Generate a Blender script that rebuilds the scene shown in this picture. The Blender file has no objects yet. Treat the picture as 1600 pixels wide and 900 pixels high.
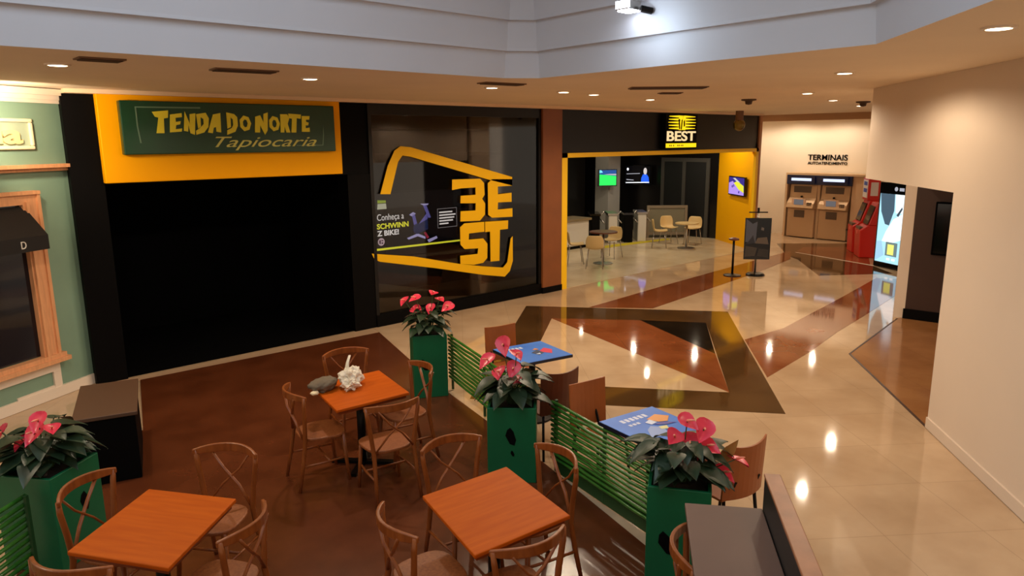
import bpy, bmesh, math, random
from mathutils import Vector, Matrix

# ------------------------------------------------------------------ camera, world, exposure
SC = bpy.context.scene
COL = SC.collection
F, PITCH, YAW, ROLL, CAMH = 1122.0, 0.203, 0.829, -0.008, 3.0
fw = Vector((math.cos(YAW)*math.cos(PITCH), math.sin(YAW)*math.cos(PITCH), -math.sin(PITCH)))
rt0 = Vector((math.sin(YAW), -math.cos(YAW), 0)); up0 = rt0.cross(fw)
rt = rt0*math.cos(ROLL) + up0*math.sin(ROLL); up = up0*math.cos(ROLL) - rt0*math.sin(ROLL)
cam = bpy.data.cameras.new('camera'); cam_o = bpy.data.objects.new('camera', cam); COL.objects.link(cam_o)
cam.sensor_width = 36; cam.lens = 36*F/1600; cam.clip_start = .05; cam.clip_end = 100
M4 = Matrix((rt, up, -fw)).transposed().to_4x4(); M4.translation = Vector((0, 0, CAMH))
cam_o.matrix_world = M4
SC.camera = cam_o
SC.view_settings.view_transform = 'Standard'; SC.view_settings.look = 'None'
SC.view_settings.gamma = 1; SC.view_settings.use_curve_mapping = False
SC.view_settings.exposure = 0.5
W = bpy.data.worlds.new('world'); SC.world = W; W.use_nodes = True
W.node_tree.nodes['Background'].inputs[0].default_value = (1, .82, .64, 1)
W.node_tree.nodes['Background'].inputs[1].default_value = .62
WARM = (1, .80, .58)
def lamp(name, kind, loc, power, color=WARM, **kw):
    d = bpy.data.lights.new(name, kind); d.energy = power; d.color = color
    for k, v in kw.items():
        if k not in ('rot', 'target'): setattr(d, k, v)
    o = bpy.data.objects.new(name, d); COL.objects.link(o); o.location = loc
    if 'rot' in kw: o.rotation_euler = kw['rot']
    if 'target' in kw: o.rotation_euler = (Vector(kw['target'])-Vector(loc)).to_track_quat('-Z', 'Y').to_euler()
    return o
ZC = 3.63
DOWN = 82.0
# added cool ambient fill high inside the stepped coffer, without any fixture
lamp('coffer_fill', 'AREA', (0.8, 2.6, 5.35), 95, (.72, .86, 1), shape='RECTANGLE', size=5, size_y=4)
# gym lights
for x, y in ((11.8, 11.4), (13.6, 12.8), (15.2, 11.2), (16.9, 13.0), (17.6, 11.3), (14.2, 15.2), (17.2, 15.4)):
    lamp('gym_light', 'SPOT', (x, y, 3.22), (75 if x > 17.5 else 48) if y < 14 else 9, (1, .84, .62), spot_size=math.radians(165), spot_blend=.4, shadow_soft_size=.05)

# ------------------------------------------------------------------ materials
def lin(c):
    return tuple((x/12.92 if x <= .04045 else ((x+.055)/1.055)**2.4) for x in [v/255 for v in c]) + (1,)
MATS = {}
def mat(name, rgb, rough=.5, metal=0, spec=.5, var=0, scale=6, bump=0, bscale=40, emit=0, coat=0, stretch=None, rgb2=None):
    if name in MATS: return MATS[name]
    m = bpy.data.materials.new(name); m.use_nodes = True; nt = m.node_tree; b = nt.nodes['Principled BSDF']
    c = lin(rgb); b.inputs['Base Color'].default_value = c
    b.inputs['Roughness'].default_value = rough; b.inputs['Metallic'].default_value = metal
    b.inputs['Specular IOR Level'].default_value = spec; b.inputs['Coat Weight'].default_value = coat
    if emit:
        b.inputs['Emission Color'].default_value = c; b.inputs['Emission Strength'].default_value = emit
        b.inputs['Base Color'].default_value = (.01, .01, .01, 1)
    tc = nt.nodes.new('ShaderNodeTexCoord'); mp = nt.nodes.new('ShaderNodeMapping')
    nt.links.new(tc.outputs['Object'], mp.inputs['Vector'])
    if stretch: mp.inputs['Scale'].default_value = stretch
    if var or rgb2:
        n = nt.nodes.new('ShaderNodeTexNoise'); n.inputs['Scale'].default_value = scale; n.inputs['Detail'].default_value = 6
        nt.links.new(mp.outputs[0], n.inputs['Vector'])
        r = nt.nodes.new('ShaderNodeValToRGB'); nt.links.new(n.outputs[0], r.inputs[0])
        c2 = lin(rgb2) if rgb2 else tuple(min(1, x*(1+var)) for x in c[:3])+(1,)
        c1 = c if rgb2 else tuple(x*(1-var) for x in c[:3])+(1,)
        r.color_ramp.elements[0].position = .32; r.color_ramp.elements[1].position = .68
        r.color_ramp.elements[0].color = c1; r.color_ramp.elements[1].color = c2
        nt.links.new(r.outputs[0], b.inputs['Base Color'])
    if bump:
        n2 = nt.nodes.new('ShaderNodeTexNoise'); n2.inputs['Scale'].default_value = bscale
        nt.links.new(mp.outputs[0], n2.inputs['Vector'])
        bp = nt.nodes.new('ShaderNodeBump'); bp.inputs['Strength'].default_value = bump; bp.inputs['Distance'].default_value = .01
        nt.links.new(n2.outputs[0], bp.inputs['Height']); nt.links.new(bp.outputs[0], b.inputs['Normal'])
    MATS[name] = m; return m
def marble(name, rgb, rgb2, tile=.6, rough=.13, ang=.0, groutmix=.25):
    m = mat(name, rgb, rough, rgb2=rgb2, scale=1.6); nt = m.node_tree; b = nt.nodes['Principled BSDF']
    src = b.inputs['Base Color'].links[0].from_socket
    tc = nt.nodes.new('ShaderNodeTexCoord'); mp = nt.nodes.new('ShaderNodeMapping'); mp.inputs['Rotation'].default_value = (0, 0, ang)
    nt.links.new(tc.outputs['Object'], mp.inputs['Vector'])
    br = nt.nodes.new('ShaderNodeTexBrick'); br.offset = 0; br.inputs['Scale'].default_value = 1
    br.inputs['Brick Width'].default_value = tile; br.inputs['Row Height'].default_value = tile
    br.inputs['Mortar Size'].default_value = .004; br.inputs['Mortar Smooth'].default_value = .3
    br.inputs['Color1'].default_value = (1, 1, 1, 1); br.inputs['Color2'].default_value = (.9, .9, .9, 1); br.inputs['Mortar'].default_value = (.6, .58, .55, 1)
    nt.links.new(mp.outputs[0], br.inputs['Vector'])
    mx = nt.nodes.new('ShaderNodeMix'); mx.data_type = 'RGBA'; mx.blend_type = 'MULTIPLY'; mx.inputs[0].default_value = groutmix*2
    nt.links.new(src, mx.inputs[6]); nt.links.new(br.outputs['Color'], mx.inputs[7])
    nt.links.new(mx.outputs[2], b.inputs['Base Color'])
    n = nt.nodes.new('ShaderNodeTexNoise'); n.inputs['Scale'].default_value = 9
    mr = nt.nodes.new('ShaderNodeMapRange'); mr.inputs['To Min'].default_value = rough*.8; mr.inputs['To Max'].default_value = rough*1.3
    nt.links.new(tc.outputs['Object'], n.inputs['Vector']); nt.links.new(n.outputs[0], mr.inputs['Value']); nt.links.new(mr.outputs[0], b.inputs['Roughness'])
    return m
def glass_mat(name, tint):
    m = bpy.data.materials.new(name); m.use_nodes = True; nt = m.node_tree; nt.nodes.clear()
    out = nt.nodes.new('ShaderNodeOutputMaterial'); mx = nt.nodes.new('ShaderNodeMixShader'); fr = nt.nodes.new('ShaderNodeFresnel'); fr.inputs[0].default_value = 1.5
    t = nt.nodes.new('ShaderNodeBsdfTransparent'); t.inputs[0].default_value = tint
    g = nt.nodes.new('ShaderNodeBsdfGlossy'); g.inputs['Roughness'].default_value = .03
    nt.links.new(fr.outputs[0], mx.inputs[0]); nt.links.new(t.outputs[0], mx.inputs[1]); nt.links.new(g.outputs[0], mx.inputs[2]); nt.links.new(mx.outputs[0], out.inputs[0])
    return m

marble_beige = marble('marble_beige', (190, 160, 126), (208, 180, 146), .8, .055, .67)
marble_gym = marble('marble_gym', (200, 180, 145), (214, 196, 164), .6, .2)
marble_brown = marble('marble_brown', (124, 66, 34), (146, 84, 48), .8, .055, .67)
marble_dark = marble('marble_dark', (74, 50, 26), (92, 64, 34), .8, .055, .67)
marble_black = marble('marble_black', (26, 20, 14), (40, 30, 20), .8, .05, .67)
marble_tan = marble('marble_tan', (150, 100, 58), (170, 120, 74), .8, .12, .67)
deckm = mat('deck_laminate', (82, 40, 20), .22, rgb2=(100, 52, 28), scale=2.2)
paint_ceiling = mat('paint_ceiling', (244, 226, 198), .85, var=.03, scale=1)
paint_coffer = mat('paint_coffer', (205, 208, 214), .8, var=.03, scale=1)
paint_wall = mat('paint_wall', (226, 208, 188), .7, var=.03, scale=.8)
paint_back = mat('paint_back', (240, 228, 210), .6, var=.02, scale=.8)
black_matte = mat('black_matte', (6, 5, 5), .6, spec=.08)
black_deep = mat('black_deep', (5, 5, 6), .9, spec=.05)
black_gloss = mat('black_gloss', (9, 9, 10), .08)
charcoal = mat('charcoal', (44, 42, 42), .5)
fascia_black = mat('fascia_black', (14, 11, 9), .4, spec=.3)
yellow_paint = mat('yellow_paint', (250, 172, 0), .5, spec=.1)
yellow_gym = mat('yellow_gym', (255, 204, 0), .45)
yellow_wall = mat('yellow_wall', (240, 172, 0), .5, spec=.2)
yellow_vinyl = mat('yellow_vinyl', (232, 178, 8), .5, spec=.2)
green_panel = mat('green_panel', (8, 62, 34), .3, var=.2, scale=1.5)
letter_yellow = mat('letter_yellow', (238, 226, 50), .4)
letter_script = mat('letter_script', (206, 206, 104), .4)
silver_line = mat('silver_line', (96, 128, 104), .3)
brown_col = mat('brown_column', (132, 74, 32), .45, var=.1, scale=2)
teal_paint = mat('teal_paint', (128, 158, 136), .5, var=.05, scale=2)
peach_wood = mat('peach_wood', (222, 160, 112), .5, var=.1, scale=5, stretch=(8, 8, 1))
white_trim = mat('white_trim', (236, 220, 200), .5)
cream = mat('cream', (240, 226, 190), .5)
wood_top = mat('wood_table', (176, 76, 8), .5, spec=.1, rgb2=(190, 88, 14), scale=3, stretch=(1, 9, 1))
wood_edge = mat('wood_edge', (120, 52, 16), .4, var=.2, scale=5)
wood_chair = mat('wood_chair', (122, 60, 20), .35, spec=.4, rgb2=(146, 78, 30), scale=5, stretch=(6, 6, 1))
cane = mat('cane_seat', (126, 64, 24), .5, rgb2=(150, 84, 38), scale=60)
ply_dark = mat('ply_dark', (96, 46, 24), .4, var=.15, scale=3)
ply_mid = mat('ply_mid', (158, 84, 34), .4, var=.12, scale=3)
black_metal = mat('black_metal', (16, 15, 15), .35, metal=.6)
steel = mat('steel', (170, 165, 158), .3, metal=.9)
green_planter = mat('green_planter', (0, 96, 56), .45, var=.05, scale=3)
green_bamboo = mat('green_bamboo', (40, 100, 30), .28, rgb2=(70, 124, 44), scale=7, stretch=(1, 1, 1))
soil = mat('soil', (40, 28, 20), .95)
leafm = mat('leaf', (26, 44, 28), .4, rgb2=(44, 64, 40), scale=9)
stemm = mat('stem', (58, 84, 40), .5)
leaf_dry = mat('leaf_dry', (150, 110, 50), .6)
redm = mat('spathe', (222, 48, 74), .3, rgb2=(230, 66, 88), scale=8)
spadm = mat('spadix', (240, 150, 120), .5)
glass_dark = glass_mat('glass_dark', (.6, .56, .52, 1))
glass_clear = glass_mat('glass_clear', (.85, .9, .88, 1))
def emi(name, rgb, s=1.0): return mat('lit_'+name, rgb, .4, emit=s, spec=.2)

# ------------------------------------------------------------------ mesh helpers
def obj(name, bm, m, parent=None, smooth=False, bevel=0):
    bmesh.ops.recalc_face_normals(bm, faces=bm.faces)
    me = bpy.data.meshes.new(name); bm.to_mesh(me); bm.free()
    if smooth:
        for p in me.polygons: p.use_smooth = True
    o = bpy.data.objects.new(name, me); COL.objects.link(o)
    for mm in (m if isinstance(m, (list, tuple)) else [m]): me.materials.append(mm)
    if parent: o.parent = parent
    if bevel:
        b = o.modifiers.new('bevel', 'BEVEL'); b.width = bevel; b.segments = 2; b.limit_method = 'ANGLE'
    return o
def thing(name, label, cat, loc=(0, 0, 0), rz=0, group=None):
    o = bpy.data.objects.new(name, None); COL.objects.link(o); o.empty_display_size = .1
    o.location = loc; o.rotation_euler = (0, 0, rz); tag(o, label, cat, group); return o
def tag(o, label, cat, group=None):
    o['label'] = label; o['category'] = cat
    if group: o['group'] = group
    return o
def struct(name, bm, m, parent=None, **kw):
    o = obj(name, bm, m, parent, **kw); o['kind'] = 'structure'; return o
def B(): return bmesh.new()
def box(bm, c, s, rz=0, mi=0):
    r = bmesh.ops.create_cube(bm, size=1, matrix=Matrix.Translation(c) @ Matrix.Rotation(rz, 4, 'Z') @ Matrix.Diagonal((*s, 1)))
    for f in {f for v in r['verts'] for f in v.link_faces}: f.material_index = mi
    return bm
def bx(bm, x0, x1, y0, y1, z0, z1): return box(bm, ((x0+x1)/2, (y0+y1)/2, (z0+z1)/2), (abs(x1-x0), abs(y1-y0), abs(z1-z0)))
def prism(bm, pts, z0, z1):
    lo = [bm.verts.new((p[0], p[1], z0)) for p in pts]; hi = [bm.verts.new((p[0], p[1], z1)) for p in pts]
    n = len(pts); bm.faces.new(lo[::-1]); bm.faces.new(hi)
    for i in range(n): bm.faces.new((lo[i], lo[(i+1) % n], hi[(i+1) % n], hi[i]))
    return bm
def slab(bm, pts, origin, u, v, t):
    """outline pts in the (u, v) plane through origin, thickness t along u x v"""
    u = Vector(u); v = Vector(v); n = u.cross(v).normalized(); o = Vector(origin)
    a = [bm.verts.new(o+u*p[0]+v*p[1]) for p in pts]; b = [bm.verts.new(o+u*p[0]+v*p[1]+n*t) for p in pts]
    k = len(pts); bm.faces.new(a[::-1]); bm.faces.new(b)
    for i in range(k): bm.faces.new((a[i], a[(i+1) % k], b[(i+1) % k], b[i]))
    return bm
def tube(bm, path, r, seg=8, cap=True, flat=None):
    path = [Vector(p) for p in path]; rings = []
    prev = None
    for i, p in enumerate(path):
        t = (path[min(i+1, len(path)-1)]-path[max(i-1, 0)]).normalized()
        if prev is None:
            a = Vector((0, 0, 1)) if abs(t.z) < .9 else Vector((1, 0, 0))
            n = t.cross(a).normalized()
        else: n = (prev - t*prev.dot(t)).normalized()
        prev = n; b = t.cross(n)
        rr = r[i] if isinstance(r, (list, tuple)) else r
        rings.append([bm.verts.new(p + (n*math.cos(2*math.pi*k/seg) + b*math.sin(2*math.pi*k/seg)*(flat or 1))*rr) for k in range(seg)])
    for a, b in zip(rings, rings[1:]):
        for k in range(seg): bm.faces.new((a[k], a[(k+1) % seg], b[(k+1) % seg], b[k]))
    if cap: bm.faces.new(rings[0][::-1]); bm.faces.new(rings[-1])
    return bm
def lathe(bm, prof, c=(0, 0, 0), seg=24):
    rings = []
    for r, z in prof:
        rings.append([bm.verts.new((c[0]+max(r, 1e-4)*math.cos(2*math.pi*k/seg), c[1]+max(r, 1e-4)*math.sin(2*math.pi*k/seg), c[2]+z)) for k in range(seg)])
    for a, b in zip(rings, rings[1:]):
        for k in range(seg): bm.faces.new((a[k], a[(k+1) % seg], b[(k+1) % seg], b[k]))
    bm.faces.new(rings[0][::-1]); bm.faces.new(rings[-1]); return bm
def disc_pts(cx, cy, r, n=20, ry=None): return [(cx+r*math.cos(2*math.pi*k/n), cy+(ry or r)*math.sin(2*math.pi*k/n)) for k in range(n)]
def text(name, body, m, loc, rot, width, height, parent=None, ext=.006, bold=0, shear=0, italic=False):
    cu = bpy.data.curves.new(name, 'FONT'); cu.body = body; cu.size = 1; cu.shear = shear; cu.offset = bold; cu.extrude = .01
    o = bpy.data.objects.new(name+'_source', cu); COL.objects.link(o)
    dg = bpy.context.evaluated_depsgraph_get(); me = bpy.data.meshes.new_from_object(o.evaluated_get(dg))
    bpy.data.objects.remove(o); bpy.data.curves.remove(cu)
    xs = [v.co.x for v in me.vertices]; ys = [v.co.y for v in me.vertices]
    x0, x1, y0, y1 = min(xs), max(xs), min(ys), max(ys)
    for v in me.vertices:
        v.co.x = (v.co.x-x0)/(x1-x0)*width; v.co.y = (v.co.y-y0)/(y1-y0)*height; v.co.z = v.co.z*ext/.01
    me.name = name; me.materials.clear(); me.materials.append(m)
    t = bpy.data.objects.new(name, me); COL.objects.link(t); t.location = loc; t.rotation_euler = rot
    if parent: t.parent = parent
    return t
R90 = math.pi/2
FRONT = (R90, 0, 0)

# ------------------------------------------------------------------ setting: floor
D = 9.953
struct('floor', bx(B(), -8, 24, -8, 17.5, -.1, 0), marble_beige)
def flat(name, polys, z, m):
    bm = B()
    for p in polys: prism(bm, p, .0005, z)
    return struct(name, bm, m)
A_, Bq, C_, D_ = (8.92, 9.35), (11.15, 6.53), (7.31, 3.5), (5.08, 6.3)
Ai, Bi, Ci, Di = (8.58, 8.36), (10.2, 6.36), (7.48, 4.3), (5.9, 6.3)
flat('floor_inlay_dark', [[A_, Ai, Bi, Bq][::-1], [Bq, Bi, Ci, C_][::-1], [C_, Ci, Di, D_][::-1], [D_, Di, Ai, A_][::-1]], .002, marble_dark)
flat('floor_inlay_black', [[(9.55, 7.22), (10.2, 6.36), (8.75, 5.28)]], .002, marble_black)
flat('floor_inlay_brown', [[(8.58, 8.36), (7.48, 4.3), (8.75, 5.28), (9.55, 7.22), (9.1, 7.75)],
     [(9.65, 8.46), (10.42, 7.6), (12.68, 7.84), (15.42, 8.15), (17.3, 8.45), (18.6, 9.1), (16.05, 8.95), (12.69, 8.72)],
     [(9.72, 5.38), (10.79, 5.30), (13.6, 5.62), (16.2, 5.95), (16.6, 5.25), (15.1, 5.04), (12.55, 4.74), (11.17, 4.6), (9.8, 4.40), (8.32, 4.26)],
     [(19.46, 9.19), (20.41, 8.33), (19.2, 7.3), (17.8, 6.7), (18.44, 8.86)]], .0025, marble_brown)
flat('floor_inlay_far', [[(19.65, 10.05), (21.06, 8.61), (20.41, 8.33), (19.46, 9.19)], [(19.65, 10.05), (19.46, 9.19), (18.44, 8.86), (17.36, 8.29), (17.72, 8.73)], [(18.44, 8.86), (17.72, 6.62), (17.0, 5.9), (15.61, 6.95), (17.36, 8.29)]], .0022, marble_dark)
flat('trim_1', [[(18.46, 8.9), (18.42, 8.84), (17.72, 6.6), (17.78, 6.6)]], .006, white_trim)
# entrance patch under the header with its dark joints
HC, HR, HD = Vector((10.11, 3.97)), Vector((8.02, 2.3)), Vector((12.75, 4.28))
flat('floor_entrance', [[tuple(HC), tuple(HR), (10.5, -.2), (14.5, 1.5), (13.1, 4.2), tuple(HD)]], .003, marble_tan)
def strip(p, q, w):
    d = (q-p).normalized(); n = Vector((-d.y, d.x))*w/2; return [tuple(p-n), tuple(q-n), tuple(q+n), tuple(p+n)]
rdir = (HR-HC).normalized()
flat('trim_2', [strip(HC, HC+rdir*9, .03)], .005, mat('joint', (70, 44, 30), .4))
flat('trim_3', [strip(HC, HD, .025)], .005, MATS['joint'])
# cafe floor
flat('floor_deck', [[(2.43, 9.76), (5.93, 9.62), (5.08, 6.9), (4.47, 4.43), (4.02, 2.9), (3.55, 1.0), (-3, .2), (-2.3, 2.4), (.35, 5.35), (.9, 6.9), (.9, 7.9), (1.95, 7.95)]], .012, deckm)
flat('trim_4', [[(2.1, D-.02), (2.1, 9.8), (2.43, 9.76), (5.93, 9.62), (6.0, D-.02)]], .006, mat('threshold', (190, 160, 128), .3))

# ------------------------------------------------------------------ setting: ceiling with stepped coffer
hole = [(-4.5, 6.0), (5.18, 5.74), (5.47, 5.52), (5.37, 2.12), (2.9, .12), (-4.5, .0)]
outer = [(-8, 18), (24, 18), (24, -8), (-8, -8)]
def ring(bm, a, b, za, zb):
    va = [bm.verts.new((*p, za)) for p in a]; vb = [bm.verts.new((*p, zb)) for p in b]; n = len(a)
    for i in range(n): bm.faces.new((va[i], va[(i+1) % n], vb[(i+1) % n], vb[i]))
def inset(pts, d):
    c = Vector((sum(p[0] for p in pts)/len(pts), sum(p[1] for p in pts)/len(pts))); out = []
    n = len(pts)
    for i in range(n):
        p0, p1, p2 = Vector(pts[i-1]), Vector(pts[i]), Vector(pts[(i+1) % n])
        d1 = (p1-p0).normalized(); d2 = (p2-p1).normalized()
        n1 = Vector((d1.y, -d1.x)); n2 = Vector((d2.y, -d2.x))
        bis = (n1+n2).normalized(); out.append(tuple(p1+bis*d/max(.3, bis.dot(n1))))
    return out
bm = B()
me_out = [bm.verts.new((*p, ZC)) for p in outer]; me_in = [bm.verts.new((*p, ZC)) for p in hole]
es = [bm.edges.new((v[i], v[(i+1) % len(v)])) for v in (me_out, me_in) for i in range(len(v))]
bmesh.ops.triangle_fill(bm, use_beauty=True, edges=es)
bad = [f for f in bm.faces if -4.4 < f.calc_center_median().x < 2.8 and .2 < f.calc_center_median().y < 5.7 and all(v in me_in for v in f.verts)]
if bad: bmesh.ops.delete(bm, geom=bad, context='FACES')
struct('ceiling', bm, paint_ceiling)
bm = B(); z = ZC; cur = hole
for k in range(5):
    nx = inset(cur, .025); ring(bm, cur, nx, z, z+.26)          # leaning band
    lip = inset(nx, .045); ring(bm, nx, lip, z+.26, z+.262)     # lip of the next band
    cur = lip; z += .29; ring(bm, lip, lip, z-.028, z) 
top = [bm.verts.new((*p, 5.5)) for p in cur]
lowr = [bm.verts.new((*p, z)) for p in cur]
for i in range(len(cur)): bm.faces.new((lowr[i], lowr[(i+1) % len(cur)], top[(i+1) % len(cur)], top[i]))
bm.faces.new(top)
struct('ceiling_well', bm, paint_coffer)
struct('ceiling_beam', bx(B(), 19.2, 19.5, 4, 13, 3.46, ZC-.002), mat('beam', (190, 150, 112), .8))
struct('trim_5', bx(B(), 2.0, 18, D-.16, D, ZC-.05, ZC-.001), mat('crown', (236, 206, 170), .7))

# ------------------------------------------------------------------ setting: walls
rd3 = Vector((rdir.x, rdir.y, 0)); rn = Vector((rdir.y, -rdir.x, 0))   # rn points out of the room (away from camera side)
if rn.dot(Vector((0, 0, 0))-Vector((HR.x, HR.y, 0))) > 0: rn = -rn
def along(p, d, n, l, t): return [tuple(p), tuple(p+d*l), tuple(p+d*l+n*t), tuple(p+n*t)]
rn2 = Vector((rn.x, rn.y))
struct('wall_right', prism(B(), along(HR, rdir, rn2, 8, .25), 0, ZC-.001), paint_wall)
struct('baseboard_right', prism(B(), along(HR-rn2*.02+rdir*.01, rdir, rn2, 8, .02), .006, .12), paint_wall)
struct('wall_header', prism(B(), along(HC, rdir, rn2, (HR-HC).length, .2), 2.46, ZC-.001), paint_wall)
hd = (HD-HC).normalized(); hn = Vector((hd.y, -hd.x))
struct('wall_header_side', prism(B(), along(HC+hd*.02+hn*.02, hd, hn, (HD-HC).length, .18), 2.46, ZC-.002), paint_wall)
# recess behind the header: white column end and dark panelled wall
CW = Vector((12.82, 4.38)); cd = Vector((.12, -1)).normalized(); cn = Vector((1, .12)).normalized()
struct('wall_column', prism(B(), along(CW, cd, cn, .17, .6), 0, ZC-.002), paint_wall)
struct('wall_recess', prism(B(), along(CW+cd*.171, cd, cn, 2.6, .3), 0, ZC-.002), mat('recess_brown', (58, 34, 22), .5))
struct('baseboard_recess', prism(B(), along(CW+cd*.15-cn*.03, cd, cn, 2.6, .028), 0.004, .17), black_matte)
struct('wall_back', bx(B(), 21.9, 22.1, 3, 14, 0, ZC-.002), paint_back)
struct('wall_alcove', bx(B(), 19.46, 22, 12.6, 12.75, 0, ZC-.002), paint_back)
kd = Vector((-3.24, -2.2)).normalized(); kn = Vector((kd.y, -kd.x))
if kn.dot(Vector((20, 8))) < 0: kn = -kn
kn = Vector((.56, -.83))
struct('wall_kiosk', prism(B(), along(Vector((22.0, 8.2)), Vector((-.83, -.56)), kn, 5.2, .15), 0, ZC-.003), paint_back)

# left facade: dark cafe front, dark glass shop, column, gym
struct('wall_left', bx(B(), 1.98, 2.34, D, D+.3, 0, ZC-.05), black_matte)
struct('wall_left_head', bx(B(), 2.34, 6.1, D+.02, D+.3, 2.5, ZC-.05), black_matte)
struct('wall_left_mullion', bx(B(), 5.7, 6.1, D, D+.3, 0, 2.5), black_matte)
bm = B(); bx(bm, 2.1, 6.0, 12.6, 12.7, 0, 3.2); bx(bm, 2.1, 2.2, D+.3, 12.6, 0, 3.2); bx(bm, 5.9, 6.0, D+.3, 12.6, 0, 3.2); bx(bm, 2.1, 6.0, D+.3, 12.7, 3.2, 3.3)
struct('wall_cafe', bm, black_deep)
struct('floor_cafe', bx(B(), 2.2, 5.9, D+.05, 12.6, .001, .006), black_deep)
# glass shop
bm = B(); bx(bm, 6.1, 9.9, 12.2, 12.3, 0, ZC-.05); bx(bm, 6.05, 6.12, D+.2, 12.2, 0, ZC-.05); bx(bm, 9.88, 9.95, D+.2, 12.2, 0, ZC-.05); bx(bm, 6.1, 9.9, D+.2, 12.3, 3.2, 3.3)
struct('wall_shop', bm, mat('shop_grey', (15, 13, 12), .8, spec=.1))
struct('trim_6', bx(B(), 6.1, 9.9, D-.02, D+.12, 0, .2), black_matte)
bm = B(); bx(bm, 6.1, 9.9, D-.01, D+.1, ZC-.22, ZC-.05); bx(bm, 6.1, 6.16, D-.01, D+.1, .2, ZC-.22); bx(bm, 9.84, 9.9, D-.01, D+.1, .2, ZC-.22); bx(bm, 6.16, 9.84, D+.12, D+.2, 2.74, 2.8)
struct('trim_7', bm, fascia_black)
win = struct('window_1', bx(B(), 6.16, 9.84, D+.03, D+.045, .2, ZC-.22), glass_dark)
struct('wall_pier', bx(B(), 9.9, 10.43, D-.06, D+.4, .12, ZC-.03), brown_col)
struct('baseboard_pier', bx(B(), 9.89, 10.44, D-.07, D+.4, 0, .12), black_matte)
# gym shell
struct('floor_gym', prism(B(), [(10.45, D-.02), (18.0, D-.02), (19.4, 11.9), (19.4, 17.4), (10.45, 17.4)], .001, .006), marble_gym)
bm = B(); bx(bm, 10.43, 18.05, D, D+.25, 2.74, ZC-.05)
struct('wall_fascia', bm, fascia_black)
bm = B(); bx(bm, 10.3, 10.45, D+.3, 17.4, 0, 3.3); bx(bm, 10.3, 19.45, 17.2, 17.4, 0, 3.3)
struct('wall_gym', bm, mat('gym_grey', (52, 52, 52), .6))
struct('wall_gym_dark', bx(B(), 19.32, 19.45, 11.75, 17.2, 0, 3.3), mat('gym_black', (16, 14, 14), .25))
struct('ceiling_gym', prism(B(), [(10.3, D+.25), (18.1, D+.25), (19.4, 11.85), (19.4, 17.4), (10.3, 17.4)], 3.3, 3.4), black_matte)
bm = B(); prism(bm, [(17.98, D+.0), (18.1, D), (19.32, 11.75), (19.22, 11.8)][::-1], 0, 2.9)
struct('wall_yellow', bm, yellow_wall)
struct('wall_gym_side', bx(B(), 18.02, 18.12, D+.05, 12.7, 0, ZC-.05) if False else prism(B(), [(18.11, D+.02), (18.2, D+.02), (19.45, 11.8), (19.45, 12.7), (19.36, 12.7), (19.36, 11.8)], 0, ZC-.002), paint_back)
bm = B(); bx(bm, 10.43, 10.6, D-.05, D+.24, 0, 2.74); bx(bm, 10.43, 18.05, D-.05, D+.24, 2.65, 2.74); bx(bm, 17.93, 18.05, D-.05, D+.02, 0, 2.74)
struct('trim_8', bm, yellow_gym)
struct('trim_9', bx(B(), 18.05, 18.18, D-.04, D+.1, 0, ZC-.002), mat('corner_post', (176, 118, 74), .5))
struct('column_gym', bx(B(), 18.2, 18.8, 15.2, 15.75, 0, 3.3), mat('gym_pillar', (168, 166, 160), .6))

# ------------------------------------------------------------------ teal shop front
TO = Vector((1.94, 10.06, 0)); TU = Vector((.86, .51, 0)).normalized(); TN = Vector((TU.y, -TU.x, 0)); TA = math.atan2(TU.y, TU.x)
def tbox(bm, u0, u1, z0, z1, p0, p1):
    c = TO + TU*(u0+u1)/2 + TN*(p0+p1)/2; return box(bm, (c.x, c.y, (z0+z1)/2), (abs(u1-u0), abs(p1-p0), z1-z0), TA)
bm = B(); tbox(bm, -4, .08, 0, ZC-.02, -.3, 0)
struct('wall_teal', bm, teal_paint)
bm = B()
for z0, z1, p in [(3.46, 3.50, .04), (3.50, 3.55, .07), (3.55, 3.62, .12)]: tbox(bm, -4, .12, z0, z1, -.02, p)
struct('trim_10', bm, white_trim)
bm = B(); tbox(bm, -4, .1, 2.69, 2.73, 0, .06); tbox(bm, -4, .12, 2.73, 2.77, 0, .12)
struct('trim_11', bm, peach_wood)
bm = B(); tbox(bm, -4, .08, 0.004, .13, 0, .03)
struct('baseboard_teal', bm, white_trim)
bm = B(); tbox(bm, -4, -.42, .33, .42, 0, .025); tbox(bm, -.52, -.42, .13, .33, 0, .025)
tbox(bm, -1.0, -.52, .13, .16, 0, .02)
struct('trim_12', bm, white_trim)
wn = struct('window_2', tbox(B(), -3.2, -.6, .56, 2.33, -.05, .012), mat('dark_glass', (14, 15, 24), .06))
bm = B(); tbox(bm, -3.3, -.62, 2.33, 2.48, 0, .07); tbox(bm, -.64, -.43, .55, 2.48, 0, .07); tbox(bm, -.62, -.58, .55, 2.36, .07, .10); tbox(bm, -.47, -.43, .55, 2.48, .07, .09); tbox(bm, -3.3, -.43, 2.44, 2.48, .07, .1)
struct('trim_13', bm, peach_wood)
bm = B(); tbox(bm, -3.4, -.34, .45, .50, 0, .13); tbox(bm, -3.4, -.37, .50, .55, 0, .10)
struct('trim_14', bm, peach_wood)
# awning inside the window frame
aw = thing('awning', 'black fabric awning in the peach framed window of the teal shop', 'awning', TO+TU*(-1.9), TA)
bm = B(); slab(bm, [(-.03, 2.31), (-.33, 2.0), (-.33, 1.84), (-.31, 1.84), (-.31, 1.98), (-.03, 2.27)], (-1.4, 0, 0), (0, 1, 0), (0, 0, 1), 2.70)
obj('canopy', bm, mat('awning_black', (22, 18, 16), .8), aw)
text('lettering', 'D', mat('awning_white', (220, 214, 204), .6), (.96, -.332, 1.88), FRONT, .06, .08, aw, .004)
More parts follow.
